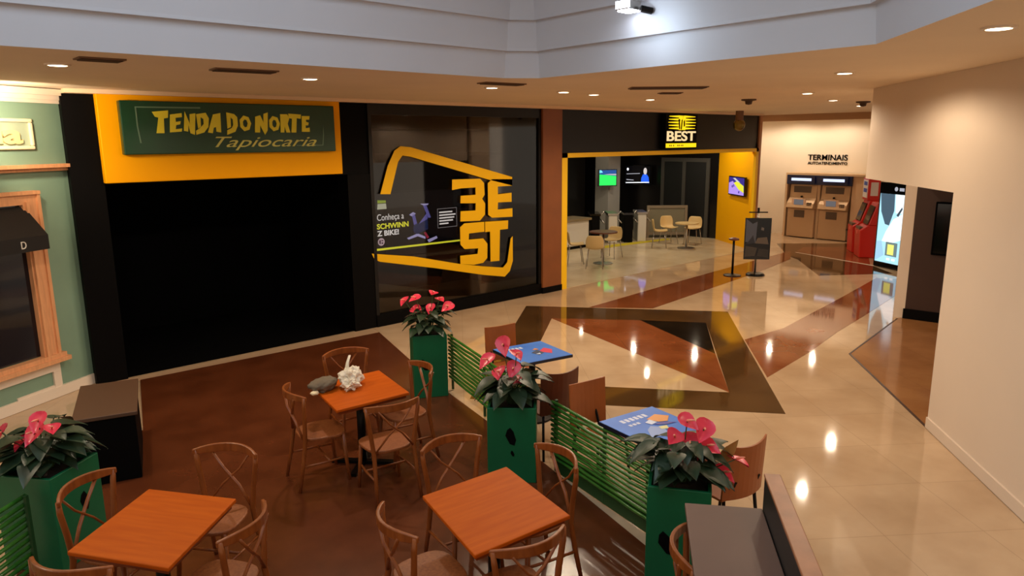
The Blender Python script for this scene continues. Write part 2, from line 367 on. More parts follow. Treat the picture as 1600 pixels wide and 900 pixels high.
# plaque with two letters
pq = thing('wall_plaque', 'cream framed plaque with thick letters on the teal shop wall', 'plaque', TO+TU*(-1.0), TA)
def pbox(bm, u0, u1, z0, z1, p0, p1): return bx(bm, u0, u1, -p1, -p0, z0, z1)
bm = B(); pbox(bm, -1.2, .64, 2.94, 2.98, .005, .045); pbox(bm, -1.2, .64, 3.24, 3.28, .005, .045); pbox(bm, .60, .64, 2.98, 3.24, .005, .045); pbox(bm, -1.2, -1.16, 2.98, 3.24, .005, .045)
obj('frame', bm, cream, pq, bevel=.012)
bm = B(); pbox(bm, -1.16, .60, 2.98, 3.24, .002, .012); obj('board', bm, mat('plaque_green', (170, 186, 160), .5), pq)
bl = mat('letter_cream', (232, 206, 150), .4)
text('lettering', 'la', bl, (.18, -.014, 3.0), FRONT, .32, .22, pq, .03, bold=.03)

# ------------------------------------------------------------------ signs on the facade
sg = thing('shop_sign', 'orange-yellow sign board with raised green panel reading TENDA DO NORTE', 'sign', (3.95, D, 2.52))
def rel(pts, ox, oz): return [(x-ox, z_-oz) for x, z_ in pts]
bm = B(); bx(bm, -1.62, 1.62, -.10, .02, 0, 1.10); obj('board', bm, yellow_paint, sg, bevel=.01)
bm = B(); bx(bm, -1.40, 1.47, -.20, -.09, .34, .99); obj('panel', bm, green_panel, sg, bevel=.012)
LET = {
'T': [(2.91, 3.38), (3.1, 3.4), (3.09, 3.31), (3.04, 3.3), (3.03, 3.12), (2.94, 3.12), (2.98, 3.31), (2.94, 3.32)],
'E': [(3.12, 3.35), (3.26, 3.37), (3.26, 3.32), (3.18, 3.31), (3.18, 3.26), (3.24, 3.27), (3.23, 3.23), (3.18, 3.22), (3.17, 3.17), (3.25, 3.18), (3.24, 3.14), (3.1, 3.13)],
'N': [(3.3, 3.39), (3.35, 3.23), (3.36, 3.36), (3.43, 3.37), (3.40, 3.10), (3.35, 3.12), (3.33, 3.23), (3.32, 3.14), (3.27, 3.15)],
'D': [(3.44, 3.36), (3.56, 3.38), (3.595, 3.31), (3.58, 3.2), (3.52, 3.13), (3.42, 3.1), (3.42, 3.15), (3.49, 3.2), (3.525, 3.24), (3.525, 3.30), (3.49, 3.325), (3.485, 3.2), (3.45, 3.18)],
'A': [(3.655, 3.36), (3.75, 3.38), (3.74, 3.13), (3.68, 3.14), (3.68, 3.2), (3.648, 3.19), (3.63, 3.12), (3.57, 3.13), (3.62, 3.27)],
'D2': [(3.83, 3.39), (3.93, 3.37), (3.97, 3.33), (3.97, 3.22), (3.93, 3.14), (3.82, 3.1), (3.825, 3.16), (3.89, 3.19), (3.91, 3.23), (3.91, 3.3), (3.88, 3.33), (3.875, 3.2), (3.83, 3.18)],
'R': [(4.58, 3.38), (4.68, 3.38), (4.71, 3.33), (4.68, 3.25), (4.71, 3.13), (4.655, 3.13), (4.63, 3.22), (4.62, 3.13), (4.57, 3.13)],
'N2': [(4.22, 3.34), (4.29, 3.36), (4.33, 3.26), (4.34, 3.38), (4.4, 3.4), (4.38, 3.16), (4.34, 3.10), (4.28, 3.23), (4.27, 3.13), (4.2, 3.13)],
'T2': [(4.70, 3.39), (4.89, 3.38), (4.88, 3.32), (4.82, 3.33), (4.80, 3.13), (4.73, 3.13), (4.75, 3.32), (4.70, 3.33)],
'E2': [(4.90, 3.36), (5.02, 3.36), (5.01, 3.31), (4.96, 3.31), (4.96, 3.28), (5.0, 3.27), (4.99, 3.23), (4.95, 3.23), (4.95, 3.19), (5.01, 3.2), (5.01, 3.14), (4.89, 3.14)]}
bm = B(); o0 = (0, -.20, 0)
for k, p in LET.items(): slab(bm, rel(p, 3.95, 2.52)[::1], o0, (1, 0, 0), (0, 0, 1), .015)
for cx in (4.075, 4.485):   # the two angular O letters, each a ring of four strokes
    q = disc_pts(cx, 3.25, .08, 7, .105); qi = disc_pts(cx, 3.25, .035, 7, .055)
    for i in range(7):
        j = (i+1) % 7; slab(bm, rel([q[i], q[j], qi[j], qi[i]], 3.95, 2.52), o0, (1, 0, 0), (0, 0, 1), .015)
obj('lettering', bm, letter_yellow, sg)
text('script_lettering', 'Tapiocaria', letter_script, (-.30, -.201, .375), FRONT, 1.46, .18, sg, .008, shear=.45)
for p in ([(2.72, 3.44), (3.5, 3.45), (3.5, 3.43), (2.735, 3.425), (2.735, 3.2), (2.755, 3.0), (2.74, 3.0), (2.72, 3.2)],
          [(5.23, 3.25), (5.235, 3.1), (5.215, 2.945), (4.8, 2.945), (4.8, 2.955), (5.2, 2.957), (5.22, 3.1)]):
    bm = B(); slab(bm, rel(p, 3.95, 2.52), o0, (1, 0, 0), (0, 0, 1), .006); obj('border_line', bm, silver_line, sg)

lg = thing('window_logo', 'large yellow vinyl BEST logo on the dark shop glass', 'logo', (7.6, D-.004, 0))
def lpoly(bm, pts, t=.006, y=0): return slab(bm, [(x-7.6, z_) for x, z_ in pts], (0, y, 0), (1, 0, 0), (0, 0, 1), t)
bm = B()
lpoly(bm, [(6.27, 2.17), (6.43, 2.61), (6.57, 2.85), (6.69, 2.92), (6.89, 2.9), (9.14, 2.33), (9.14, 2.17), (8.54, 2.31), (6.87, 2.75), (6.72, 2.77), (6.63, 2.67), (6.46, 2.16)])
lpoly(bm, [(6.06, 1.23), (6.88, 1.09), (7.87, 0.84), (8.42, 0.73), (8.89, 0.65), (9.0, 0.74), (9.09, 1.18), (9.14, 1.22), (9.14, 0.75), (9.06, 0.56), (8.93, 0.47), (8.42, 0.57), (7.3, 0.84), (6.21, 1.08), (6.11, 1.13)])
obj('border', bm, yellow_vinyl, lg)
bm = B()
lpoly(bm, [(7.73, 2.34), (8.36, 2.33), (8.45, 2.25), (8.46, 2.04), (8.4, 1.97), (8.47, 1.88), (8.46, 1.68), (8.34, 1.58), (7.89, 1.6), (7.9, 1.78), (8.24, 1.77), (8.25, 1.9), (7.9, 1.92), (7.91, 2.05), (8.25, 2.05), (8.25, 2.18), (7.91, 2.18), (7.72, 2.16)])
lpoly(bm, [(8.54, 2.24), (8.64, 2.31), (9.14, 2.29), (9.14, 2.17), (8.78, 2.17), (8.78, 2.03), (9.12, 2.04), (9.12, 1.87), (8.78, 1.88), (8.77, 1.75), (9.14, 1.75), (9.14, 1.59), (8.63, 1.61), (8.54, 1.67)])
lpoly(bm, [(7.88, 1.5), (7.98, 1.56), (8.44, 1.55), (8.44, 1.37), (8.08, 1.37), (8.07, 1.26), (8.41, 1.25), (8.51, 1.14), (8.5, 0.88), (8.4, 0.8), (8.18, 0.79), (7.87, 0.84), (7.87, 0.99), (8.27, 0.98), (8.29, 1.08), (7.97, 1.1), (7.88, 1.19)])
lpoly(bm, [(8.46, 1.55), (9.03, 1.53), (9.02, 1.37), (8.82, 1.37), (8.8, 0.79), (8.58, 0.8), (8.58, 1.36), (8.46, 1.36)])
obj('lettering', bm, yellow_vinyl, lg)

# advertising screen behind the glass
ad = thing('advertising_screen', 'lit screen advertising an exercise bike behind the dark glass', 'screen', (7.1, 10.12, 1.2))
bm = B(); bx(bm, -.94, .96, -.01, .06, 0, .98); obj('housing', bm, black_matte, ad)
bm = B(); slab(bm, [(-.92, .02), (.94, .02), (.94, .96), (-.92, .96)], (0, -.012, 0), (1, 0, 0), (0, 0, 1), .001)
scr = obj('display', bm, emi('screen_black', (14, 14, 20), .6), ad)
def apoly(name, polys, m, dy=-.0135):
    bm = B()
    for p in polys: slab(bm, [(x-7.1, z_-1.2) for x, z_ in p], (0, dy, 0), (1, 0, 0), (0, 0, 1), .0008)
    return obj(name, bm, m, scr)
W1 = emi('white', (235, 238, 245), 1.4); YL = emi('ad_yellow', (226, 232, 60), 1.5)
text('lettering', 'Conheça a', W1, (6.29-7.1, -.0145, 1.70-1.2), FRONT, .52, .13, scr, .0004)
text('lettering', 'SCHWINN', YL, (6.28-7.1, -.0145, 1.585-1.2), FRONT, .62, .09, scr, .0004, bold=.03)
text('lettering', 'Z BIKE!', W1, (6.28-7.1, -.0145, 1.47-1.2), FRONT, .42, .09, scr, .0004, bold=.03)
apoly('yellow_line', [[(6.17, 1.235), (8.0, 1.225), (8.0, 1.255), (6.17, 1.27)]], YL)
apoly('emblem', [[(6.31, 2.0), (6.47, 2.0), (6.48, 1.91), (6.3, 1.91)]], emi('ad_cream', (215, 225, 205), .9))
apoly('emblem', [[(6.31, 2.06), (6.47, 2.05), (6.47, 2.01), (6.31, 2.01)]], emi('ad_green', (170, 200, 60), .9))
apoly('emblem', [disc_pts(6.35, 1.375, .065, 18)], emi('ad_pink', (225, 205, 222), .9))
apoly('emblem', [[(6.31, 1.40), (6.34, 1.41), (6.34, 1.34), (6.31, 1.35)], [(6.355, 1.41), (6.39, 1.40), (6.39, 1.385), (6.355, 1.385)], [(6.355, 1.37), (6.39, 1.36), (6.38, 1.34), (6.355, 1.34)]], emi('ad_plum', (90, 60, 90), .8), -.0142)
bike = emi('ad_violet', (92, 92, 168), 1.4); bike2 = emi('ad_lilac', (168, 168, 226), 1.3); bike3 = emi('ad_dark_blue', (34, 52, 110), .7)
for p_ in [[(6.92, 1.78), (6.97, 1.75), (7.06, 1.79), (7.0, 1.82)], [(7.15, 1.95), (7.33, 1.945), (7.31, 1.92), (7.22, 1.92)], [(6.86, 1.39), (7.08, 1.45), (7.24, 1.38), (7.24, 1.34), (7.08, 1.40), (6.89, 1.36)], [(7.28, 1.32), (7.48, 1.37), (7.5, 1.33), (7.31, 1.27)]]: apoly('bike_picture', [p_], bike2)
for p_ in [[(6.97, 1.79), (7.03, 1.8), (7.08, 1.6), (7.01, 1.6)], [(7.21, 1.92), (7.28, 1.92), (7.37, 1.70), (7.31, 1.7)], [(7.05, 1.58), (7.12, 1.62), (7.28, 1.78), (7.30, 1.69), (7.2, 1.58)]]: apoly('bike_picture', [p_], bike)
apoly('bike_picture', [disc_pts(7.08, 1.53, .09, 18), [(7.08, 1.60), (7.3, 1.68), (7.3, 1.5), (7.1, 1.45)]], bike3, -.0138)
apoly('bike_picture', [[(7.21, 1.45), (7.25, 1.46), (7.32, 1.36), (7.27, 1.34)]], emi('ad_red', (190, 60, 90), .8), -.0142)
lnw = emi('ad_line', (190, 190, 200), .6)
apoly('text_box', [[(7.51, 1.84), (7.94, 1.84), (7.94, 1.83), (7.51, 1.83)], [(7.51, 1.51), (7.94, 1.51), (7.94, 1.50), (7.51, 1.50)], [(7.51, 1.83), (7.52, 1.83), (7.52, 1.51), (7.51, 1.51)], [(7.93, 1.83), (7.94, 1.83), (7.94, 1.51), (7.93, 1.51)]], lnw)
apoly('text_line', [[(7.55, 1.785-.05*k), (w_, 1.785-.05*k), (w_, 1.76-.05*k), (7.55, 1.76-.05*k)] for k, w_ in enumerate((7.84, 7.91, 7.88, 7.85, 7.75))], W1)

# gym sign
gs = thing('gym_sign', 'lit yellow BEST box sign on the black gym fascia', 'sign', (14.33, D, 2.77))
bm = B(); bx(bm, -.62, .62, -.14, .0, 0, .78); obj('housing', bm, black_matte, gs)
yl = emi('sign_yellow', (250, 206, 20), .95); crm = emi('sign_cream', (240, 205, 150), .85)
def gpoly(bm, p, y=-.142): slab(bm, p, (0, y, 0), (1, 0, 0), (0, 0, 1), .008)
bm = B()
for k in range(5):
    zz = .44+.066*k; w_ = .50+.015*(2-abs(k-2))
    gpoly(bm, [(-w_, zz+.02), (-.1, zz), (-.1, zz+.05), (-w_, zz+.032)]); gpoly(bm, [(.1, zz), (w_+.02, zz+.02), (w_+.02, zz+.032), (.1, zz+.05)])
gpoly(bm, [(-.12, .43), (-.02, .43), (.02, .75), (-.12, .75)]); gpoly(bm, [(.0, .43), (.13, .43), (.13, .75), (.04, .75)])
obj('stripes', bm, yl, gs)
bm = B()
gpoly(bm, disc_pts(-.13, .64, .035, 10), -.151); gpoly(bm, [(-.15, .60), (-.11, .62), (-.085, .46), (-.12, .44)], -.151); gpoly(bm, [(.05, .62), (.09, .66), (.10, .52), (.06, .50)], -.151); gpoly(bm, [(-.06, .44), (-.03, .44), (.0, .66), (-.03, .66)], -.151)
obj('figure', bm, black_matte, gs)
text('lettering', 'BEST', crm, (-.57, -.142, .18), FRONT, 1.14, .225, gs, .006, bold=.022)
bm = B(); gpoly(bm, [(-.60, .035), (.60, .035), (.60, .13), (-.60, .13)]); obj('strip', bm, yl, gs)
bm = B()
for x in (-.48, -.42, -.33, -.17, -.11, -.03, .03):
    bm = B(); gpoly(bm, [(x, .065), (x+.035, .065), (x+.02, .10), (x+.005, .10)], -.151); obj('small_mark', bm, mat('mark_brown', (120, 90, 10), .5), gs)

# ------------------------------------------------------------------ gym things
def tv(name, label, loc, rz, w, h, pics, bg):
    t = thing(name, label, 'television', loc, rz, None)
    bm = B(); bx(bm, -w/2-.03, w/2+.03, -.06, .0, -h/2-.03, h/2+.03); obj('housing', bm, black_gloss, t)
    bm = B(); slab(bm, [(-w/2, -h/2), (w/2, -h/2), (w/2, h/2), (-w/2, h/2)], (0, -.061, 0), (1, 0, 0), (0, 0, 1), .001); s = obj('display', bm, bg, t)
    bm = B(); bx(bm, -.06, .06, 0, .10, -.1, .1); obj('bracket', bm, black_metal, t)
    for i, (nm, p, m) in enumerate(pics):
        bm = B(); slab(bm, [(x*w/2, z_*h/2) for x, z_ in p], (0, -.063-.0006*i, 0), (1, 0, 0), (0, 0, 1), .0005); obj(nm, bm, m, s)
    return t
G1 = emi('pitch', (40, 225, 90), 1.0)
PIL = -R90 + .75
tv('television', 'television with a bright green pitch on the gym pillar', (17.98, 15.06, 1.80), -.55, .56, .48, [
    ('picture', [(-1, .45), (1, .2), (1, 1), (-1, 1)], emi('stand_blue', (30, 80, 150), .8)),
    ('picture', [(-1, .62), (-.6, .7), (-.8, 1), (-1, 1)], emi('cyan', (110, 210, 240), 1)),
    ('picture', [(-.5, .42), (1, .3), (1, .5), (.2, .5)], emi('boards', (180, 170, 175), .9))], G1)
tv('television', 'television with a blue shirted figure on the dark gym wall', (19.2, 14.75, 1.85), -R90, 1.0, .58, [
    ('picture', [(.30, -.85), (.95, -.85), (.9, -.2), (.75, .1), (.45, .1), (.32, -.3)], emi('shirt', (36, 90, 220), 1)),
    ('picture', disc_pts(.62, .45, .14, 14, .38), emi('skin', (200, 190, 185), .9)),
    ('picture', [(-.95, -.95), (.95, -.8), (.95, -.72), (-.95, -.87)], W1),
    ('picture', [(-.9, .05), (.2, .15), (.2, .22), (-.9, .12)], lnw), ('picture', [(-.9, -.6), (-.3, -.62), (-.3, -.55), (-.9, -.5)], lnw),
    ('picture', disc_pts(-.8, .62, .08, 10, .16), W1)], emi('tv_black', (4, 4, 8), .5))
ya = math.atan2(11.75-D, 19.28-17.98)
yc = Vector((17.98, D, 0)); yu = Vector((math.cos(ya), math.sin(ya), 0)); yn = Vector((yu.y, -yu.x, 0))
# the yellow wall faces the gym (towards -x): its screen reads from far to near
t3_ = tv('television', 'television with violet and yellow picture on the yellow gym wall', yc+yu*.83-yn*.06+Vector((0, 0, 1.69)), ya+math.pi, 1.0, .47, [
    ('picture', [(-1, .3), (-.5, .55), (.1, -.1), (1, -.6), (1, -1), (-1, -1)], emi('court', (160, 130, 210), 1)),
    ('picture', [(-.35, .35), (.1, .6), (.95, .1), (1, -.7), (.3, -.35)], emi('tv_yellow', (206, 205, 50), 1)),
    ('picture', [(-.5, .9), (-.2, .95), (.5, .45), (.1, .5)], emi('tv_pale', (190, 190, 190), .9)),
    ('picture', [(-.6, 0), (-.45, .1), (-.45, -.25), (-.6, -.2)], emi('tv_player', (60, 50, 140), .8)), ('picture', [(-.4, .1), (-.3, .2), (-.25, -.1), (-.35, -.15)], emi('tv_player', (60, 50, 140), .8)),
    ('picture', [(.3, -.6), (.45, -.5), (.45, -.8), (.3, -.8)], emi('tv_player', (60, 50, 140), .8))], emi('tv_indigo', (52, 40, 130), .9))

def shell_chair(name, label, loc, rz, group=None):
    t = thing(name, label, 'chair', loc, rz, group)
    bm = B(); n = 7
    prof = [(.21, .47), (.1, .445), (-.08, .44), (-.17, .46), (-.215, .56), (-.235, .70), (-.245, .80)]
    rows = []
    for i, (y, z_) in enumerate(prof):
        w_ = .21 if i < 4 else (.22, .215, .17)[i-4]; rows.append([bm.verts.new((w_*(k/3-1), y + (.05*(k/3-1)**2 if i > 3 else 0), z_ + (.04*(k/3-1)**2 if i < 5 else 0))) for k in range(n)])
    for a, b in zip(rows, rows[1:]):
        for k in range(n-1): bm.faces.new((a[k], a[k+1], b[k+1], b[k]))
    o = obj('shell', bm, MATS.get('shell') or mat('shell', (206, 176, 120), .45), t, smooth=True)
    s = o.modifiers.new('solid', 'SOLIDIFY'); s.thickness = .018; s = o.modifiers.new('sub', 'SUBSURF'); s.levels = 1; s.render_levels = 1
    for sx, sy in ((-1, 1), (1, 1), (-1, -1), (1, -1)):
        bm = B(); tube(bm, [(sx*.15, sy*.14-.02, .44), (sx*.2, sy*.2-.02, .008)], .011); obj('leg', bm, steel, t, smooth=True)
    return t
def bar_table(label, loc, h, r, topm):
    t = thing('pedestal_table', label, 'table', loc)
    lathe_b = B(); lathe(lathe_b, [(r, h-.03), (r, h)], seg=28); obj('tabletop', lathe_b, topm, t)
    bm = B(); tube(bm, [(0, 0, .02), (0, 0, h-.03)], .03, 12); obj('column', bm, steel, t, smooth=True)
    bm = B(); lathe(bm, [(.24, .008), (.24, .02), (.05, .04)]); obj('base', bm, steel, t)
bar_table('round dark topped pedestal table in the gym between two cream chairs', (13.45, 11.35, .002), .80, .34, ply_dark)
shell_chair('shell_chair', 'cream shell chair left of the dark round gym table', (13.0, 11.85, .004), -2.3)
shell_chair('shell_chair', 'cream shell chair in front of the dark round gym table', (12.85, 11.1, .004), -.9)
shell_chair('shell_chair', 'cream shell chair right of the dark round gym table, by the yellow mat', (14.25, 11.75, .004), 1.7)
bar_table('pale round pedestal table among the chairs by the dark gym wall', (17.0, 11.35, .002), .72, .32, MATS['shell'])
shell_chair('shell_chair', 'cream shell chair left of the pale gym table', (16.6, 11.95, .004), -2.5)
shell_chair('shell_chair', 'cream shell chair behind the pale gym table', (17.45, 12.25, .004), 2.7)
shell_chair('shell_chair', 'cream shell chair right of the pale gym table, nearest the yellow wall', (17.75, 11.65, .004), 1.8)
# reception counter and turnstiles
rc = thing('reception_counter', 'white reception counter inside the gym by the left yellow post', 'counter', (13.95, 13.75, .004))
bm = B(); bx(bm, -1.9, 1.35, -.3, .3, .08, .78); obj('body', bm, mat('white_laminate', (206, 200, 190), .4), rc, bevel=.02)
bm = B(); bx(bm, -1.95, 1.4, -.36, .36, .78, .84); obj('worktop', bm, mat('taupe', (128, 112, 84), .4), rc)
bm = B(); bx(bm, -1.9, 1.35, -.28, .28, 0, .08); obj('plinth', bm, black_matte, rc)
for i, (x, y) in enumerate(((16.15, 14.0), (16.6, 13.72), (17.05, 13.5), (17.5, 13.35))):
    t = thing('turnstile', ('black gym turnstile nearest the white counter', 'white gym turnstile, second from the white counter', 'black gym turnstile, third from the white counter', 'white gym turnstile next to the grey frame panel')[i], 'turnstile', (x, y, .004), -.75, 'turnstiles in the gym')
    bm = B(); bx(bm, -.13, .13, -.4, .4, .0, .82); obj('cabinet', bm, (black_matte, mat('white_laminate', (206, 200, 190), .4))[i % 2], t, bevel=.03)
    bm = B(); bx(bm, -.15, .15, -.42, .42, .82, .88); obj('cover', bm, (black_gloss, steel)[i % 2], t)
    for a in (0, 2.09, 4.18):
        bm = B(); tube(bm, [(.13, -.1, .75), (.27, -.1+.22*math.sin(a), .70+.22*math.cos(a))], .018); obj('arm', bm, steel, t, smooth=True)
pn = thing('display_frame', 'grey framed low glass panel standing beside the gym turnstiles', 'panel', (18.45, 13.05, .004), -.75)
bm = B(); bx(bm, -.62, -.54, -.04, .04, 0, 1.0); bx(bm, .54, .62, -.04, .04, 0, 1.0); bx(bm, -.54, .54, -.04, .04, .92, 1.0); bx(bm, -.54, .54, -.04, .04, .1, .18)
obj('frame', bm, mat('warm_grey', (120, 108, 90), .5), pn)
bm = B(); bx(bm, -.54, .54, -.01, .01, .18, .92); obj('panel', bm, mat('panel_grey', (112, 108, 90), .3), pn)
ym = prism(B(), [(15.0, 13.0), (16.3, 12.9), (18.2, 12.7), (18.3, 12.9), (16.2, 13.25), (15.1, 13.3)], .007, .012)
tag(obj('floor_mat', ym, mat('mat_yellow', (196, 176, 20), .7)), 'yellow floor strip in front of the gym turnstiles', 'mat')
dk = thing('bench_press', 'dark gym bench with pale pad behind the white counter', 'gym equipment', (15.0, 15.4, .004), .3)
bm = B(); bx(bm, -.9, .9, -.25, .25, .5, .62); obj('pad', bm, mat('pad', (110, 96, 70), .6), dk, bevel=.04)
for x in (-.7, .7):
    bm = B(); tube(bm, [(x, -.3, 0), (x, 0, .5), (x, .3, 0)], .04); obj('leg', bm, black_metal, dk)
bm = B(); bx(bm, -.9, -.2, .15, .35, .62, 1.05); obj('backrest', bm, MATS['pad'], dk, bevel=.04)
yp = thing('yellow_cabinet', 'small yellow box mounted high on the gym left wall', 'box', (12.7, 16.9, 2.35))
bm = B(); bx(bm, -.6, .6, -.25, .25, -.3, .3); obj('body', bm, yellow_wall, yp); bm = B(); bx(bm, -.55, .55, -.27, -.25, -.25, .25); obj('front', bm, mat('yellow_dull', (150, 110, 10), .5), yp)
dr = thing('gym_door', 'grey framed glass double door faint on the dark gym wall', 'door', (19.3, 13.0, 0), -R90)
bm = B()
for x in (-.9, -.1, .75): bx(bm, x, x+.12, -.05, .0, .0, 2.3)
bx(bm, -.9, .87, -.05, 0, 2.3, 2.42); obj('frame', bm, mat('door_grey', (62, 60, 56), .5), dr)
bm = B(); bx(bm, -.78, .75, -.03, -.02, .0, 2.3); obj('pane', bm, mat('door_pane', (10, 10, 11), .5), dr)

# ------------------------------------------------------------------ terminals corner
tw = thing('wall_lettering', 'black TERMINAIS AUTOATENDIMENTO lettering on the cream back wall', 'sign', (21.9, 10.36, 2.2), -R90)
text('lettering', 'TERMINAIS', black_matte, (0, -.012, .13), FRONT, 1.2, .17, tw, .01, bold=.012)
text('small_lettering', 'AUTOATENDIMENTO', black_matte, (0, -.012, 0.0), FRONT, 1.2, .085, tw, .008, bold=.008)
atm_body = mat('atm_beige', (196, 164, 128), .4, metal=.2); atm_dark = mat('atm_dark', (92, 76, 62), .4)
cab = thing('terminal_cabinet', 'beige wall housing around the two cash machines', 'cabinet', (21.87, 9.72, 0), -R90)
bm = B(); bx(bm, -1.02, -.96, -.55, .0, 0, 1.9); bx(bm, .98, 1.55, -.5, .0, 0, 1.9); bx(bm, -1.02, 1.55, -.55, .0, 1.9, 1.96); bx(bm, -.05, .03, -.45, 0, 0, 1.9)
obj('casing', bm, mat('housing_beige', (214, 182, 144), .5), cab)
bm = B(); bx(bm, -.97, .99, -.57, -.5, 1.62, 1.9); obj('header', bm, mat('atm_navy', (18, 26, 66), .3), cab)
def atm(label, y):
    t = thing('cash_machine', label, 'cash machine', (21.84, y, .002), -R90, None)
    bm = B(); bx(bm, -.42, .42, -.52, -.05, .02, .88); obj('lower_door', bm, atm_body, t, bevel=.02)
    bm = B(); slab(bm, [(-.52, .88), (-.66, .92), (-.60, 1.06), (-.45, 1.2), (-.40, 1.62), (-.08, 1.62), (-.08, .88)], (-.42, 0, 0), (0, 1, 0), (0, 0, 1), .84); obj('upper_body', bm, atm_body, t, bevel=.01)
    bm = B(); bx(bm, -.30, .24, -.43, -.39, 1.28, 1.56); obj('hood', bm, atm_dark, t)
    bm = B(); bx(bm, -.25, .18, -.62, -.60, .98, 1.20); obj('keypad_frame', bm, mat('atm_frame', (226, 190, 160), .4), t)
    bm = B(); bx(bm, -.18, .11, -.63, -.615, 1.01, 1.17); obj('screen', bm, emi('atm_screen', (120, 116, 118), .5), t)
    bm = B()
    for k in range(3):
        for q in range(3): bx(bm, .22+.05*k, .25+.05*k, -.635, -.59, .95+.05*q, .985+.05*q)
    obj('keypad', bm, atm_dark, t)
    bm = B(); bx(bm, -.2, .12, -.535, -.51, .62, .84); obj('dispenser', bm, atm_dark, t)
    bm = B(); tube(bm, [(-.02, -.46, 1.25), (-.02, -.5, 1.25)], .03); obj('camera', bm, black_matte, t)
    bm = B(); bx(bm, -.40, .40, -.6, -.58, 1.66, 1.86); obj('sign_panel', bm, MATS['atm_navy'], t)
    bm = B(); bx(bm, -.32, .30, -.604, -.60, 1.73, 1.81); obj('lit_strip', bm, emi('atm_strip', (205, 215, 250), 1.0), t)
atm('beige cash machine, the one further from the red kiosks', 10.2)
atm('beige cash machine, the one nearer the red kiosks', 9.22)
red_paint = mat('kiosk_red', (206, 34, 20), .35)
def kiosk(label, x, y, hgt):
    t = thing('red_kiosk', label, 'kiosk', (x, y, .002), -2.55, None)   # local -y faces the corridor
    bm = B(); slab(bm, [(-.32, 0), (-.34, .70), (-.18, .82), (.25, .82), (.25, 0)], (-.3, 0, 0), (0, 1, 0), (0, 0, 1), .6); obj('lower_body', bm, red_paint, t, bevel=.02)
    bm = B(); slab(bm, [(-.16, .82), (.02, hgt), (.25, hgt), (.25, .82)], (-.3, 0, 0), (0, 1, 0), (0, 0, 1), .6); obj('upper_body', bm, red_paint, t, bevel=.02)
    bm = B(); slab(bm, [(-.17, .84), (-.03, hgt-.08), (-.02, hgt-.08), (-.16, .84)], (-.24, -.005, 0), (0, 1, 0), (0, 0, 1), .48); obj('screen', bm, mat('kiosk_screen', (30, 26, 26), .1), t)
    bm = B(); bx(bm, -.2, .2, -.34, -.2, .71, .77); obj('keypad', bm, atm_dark, t)
    bm = B(); bx(bm, -.05, .02, -.352, -.338, .58, .66); obj('slot', bm, mat('kiosk_logo', (236, 120, 100), .4), t)
    return t
k1 = kiosk('red kiosk nearer the cash machines, with poster box on top', 19.86, 7.73, 1.38)
bm = B(); bx(bm, -.29, .29, -.04, .25, 1.38, 1.95); hb = obj('header_box', bm, red_paint, k1, bevel=.01)
bm = B(); bx(bm, -.24, .24, -.048, -.04, 1.44, 1.9); obj('poster', bm, mat('poster_white', (226, 222, 220), .5), hb)
bm = B(); bx(bm, -.16, .18, -.053, -.048, 1.76, 1.86); obj('poster_mark', bm, mat('poster_blue', (40, 70, 170), .5), hb)
bm = B(); bx(bm, -.16, .18, -.053, -.048, 1.58, 1.68); obj('poster_mark', bm, MATS['poster_blue'], hb)
bm = B(); bx(bm, .29, .296, .02, .2, 1.5, 1.85); obj('side_poster', bm, MATS['poster_white'], hb)
kiosk('red kiosk beside the bright advertising totem', 19.12, 7.24, 1.38)
bn = thing('waste_basket', 'small wire basket on the floor between cash machines and red kiosks', 'basket', (20.75, 8.35, .002))
bm = B(); lathe(bm, [(.14, 0), (.2, .42), (.19, .42), (.13, .02)]); obj('bin', bm, atm_dark, bn); bm = B(); lathe(bm, [(.205, .42), (.205, .45), (.185, .45), (.185, .42)]); obj('rim', bm, black_metal, bn)
# lit totem
tt = thing('advertising_totem', 'tall black totem with a bright pale blue screen by the white column', 'screen', (17.58, 6.27, .003), math.atan2(-.69, -.38))
bm = B(); bx(bm, -.42, .42, .0, .22, 0, 1.98); obj('housing', bm, black_gloss, tt, bevel=.015)
bm = B(); slab(bm, [(-.37, .13), (.37, .13), (.37, 1.72), (-.37, 1.72)], (0, -.004, 0), (1, 0, 0), (0, 0, 1), .001); ts = obj('display', bm, emi('totem_blue', (160, 208, 226), 1.05), tt)
def tp(nm, p, m, k): bm = B(); slab(bm, p, (0, -.0055-.0006*k, 0), (1, 0, 0), (0, 0, 1), .0004); obj(nm, bm, m, ts)
tp('picture', [(-.36, 1.72), (.08, 1.72), (.1, 1.35), (-.02, 1.0), (-.15, 1.02), (-.3, 1.3)], emi('totem_slate', (70, 92, 108), .8), 0)
tp('picture', [(.37, 1.3), (.1, 1.15), (-.1, .85), (-.2, .62), (.1, .6), (.37, .7)], emi('totem_white', (236, 242, 246), 1.15), 1)
tp('picture', [(.1, 1.72), (.37, 1.72), (.37, 1.3), (.15, 1.3)], emi('totem_white2', (226, 236, 240), 1.1), 2)
tp('picture', [(.18, 1.25), (.33, 1.45), (.35, 1.4), (.24, 1.22)], emi('totem_slate2', (60, 72, 84), .8), 3)
tp('picture', [(-.36, .6), (-.2, .62), (-.1, .3), (-.36, .14)], emi('totem_mid', (150, 190, 214), 1), 4)
tp('picture', [(-.06, .30), (.30, .30), (.30, .62), (-.06, .62)], emi('totem_grey', (110, 130, 130), .8), 5)
tp('picture', [(.0, .33), (.2, .33), (.2, .57), (.0, .57)], emi('totem_yellow', (214, 214, 110), 1), 6)
tp('picture', [(.0, .20), (.1, .20), (.1, .25), (.0, .25)], emi('totem_white', (236, 242, 246), 1.15), 7); tp('picture', [(.16, .20), (.26, .20), (.26, .25), (.16, .25)], emi('totem_white', (236, 242, 246), 1.15), 8)
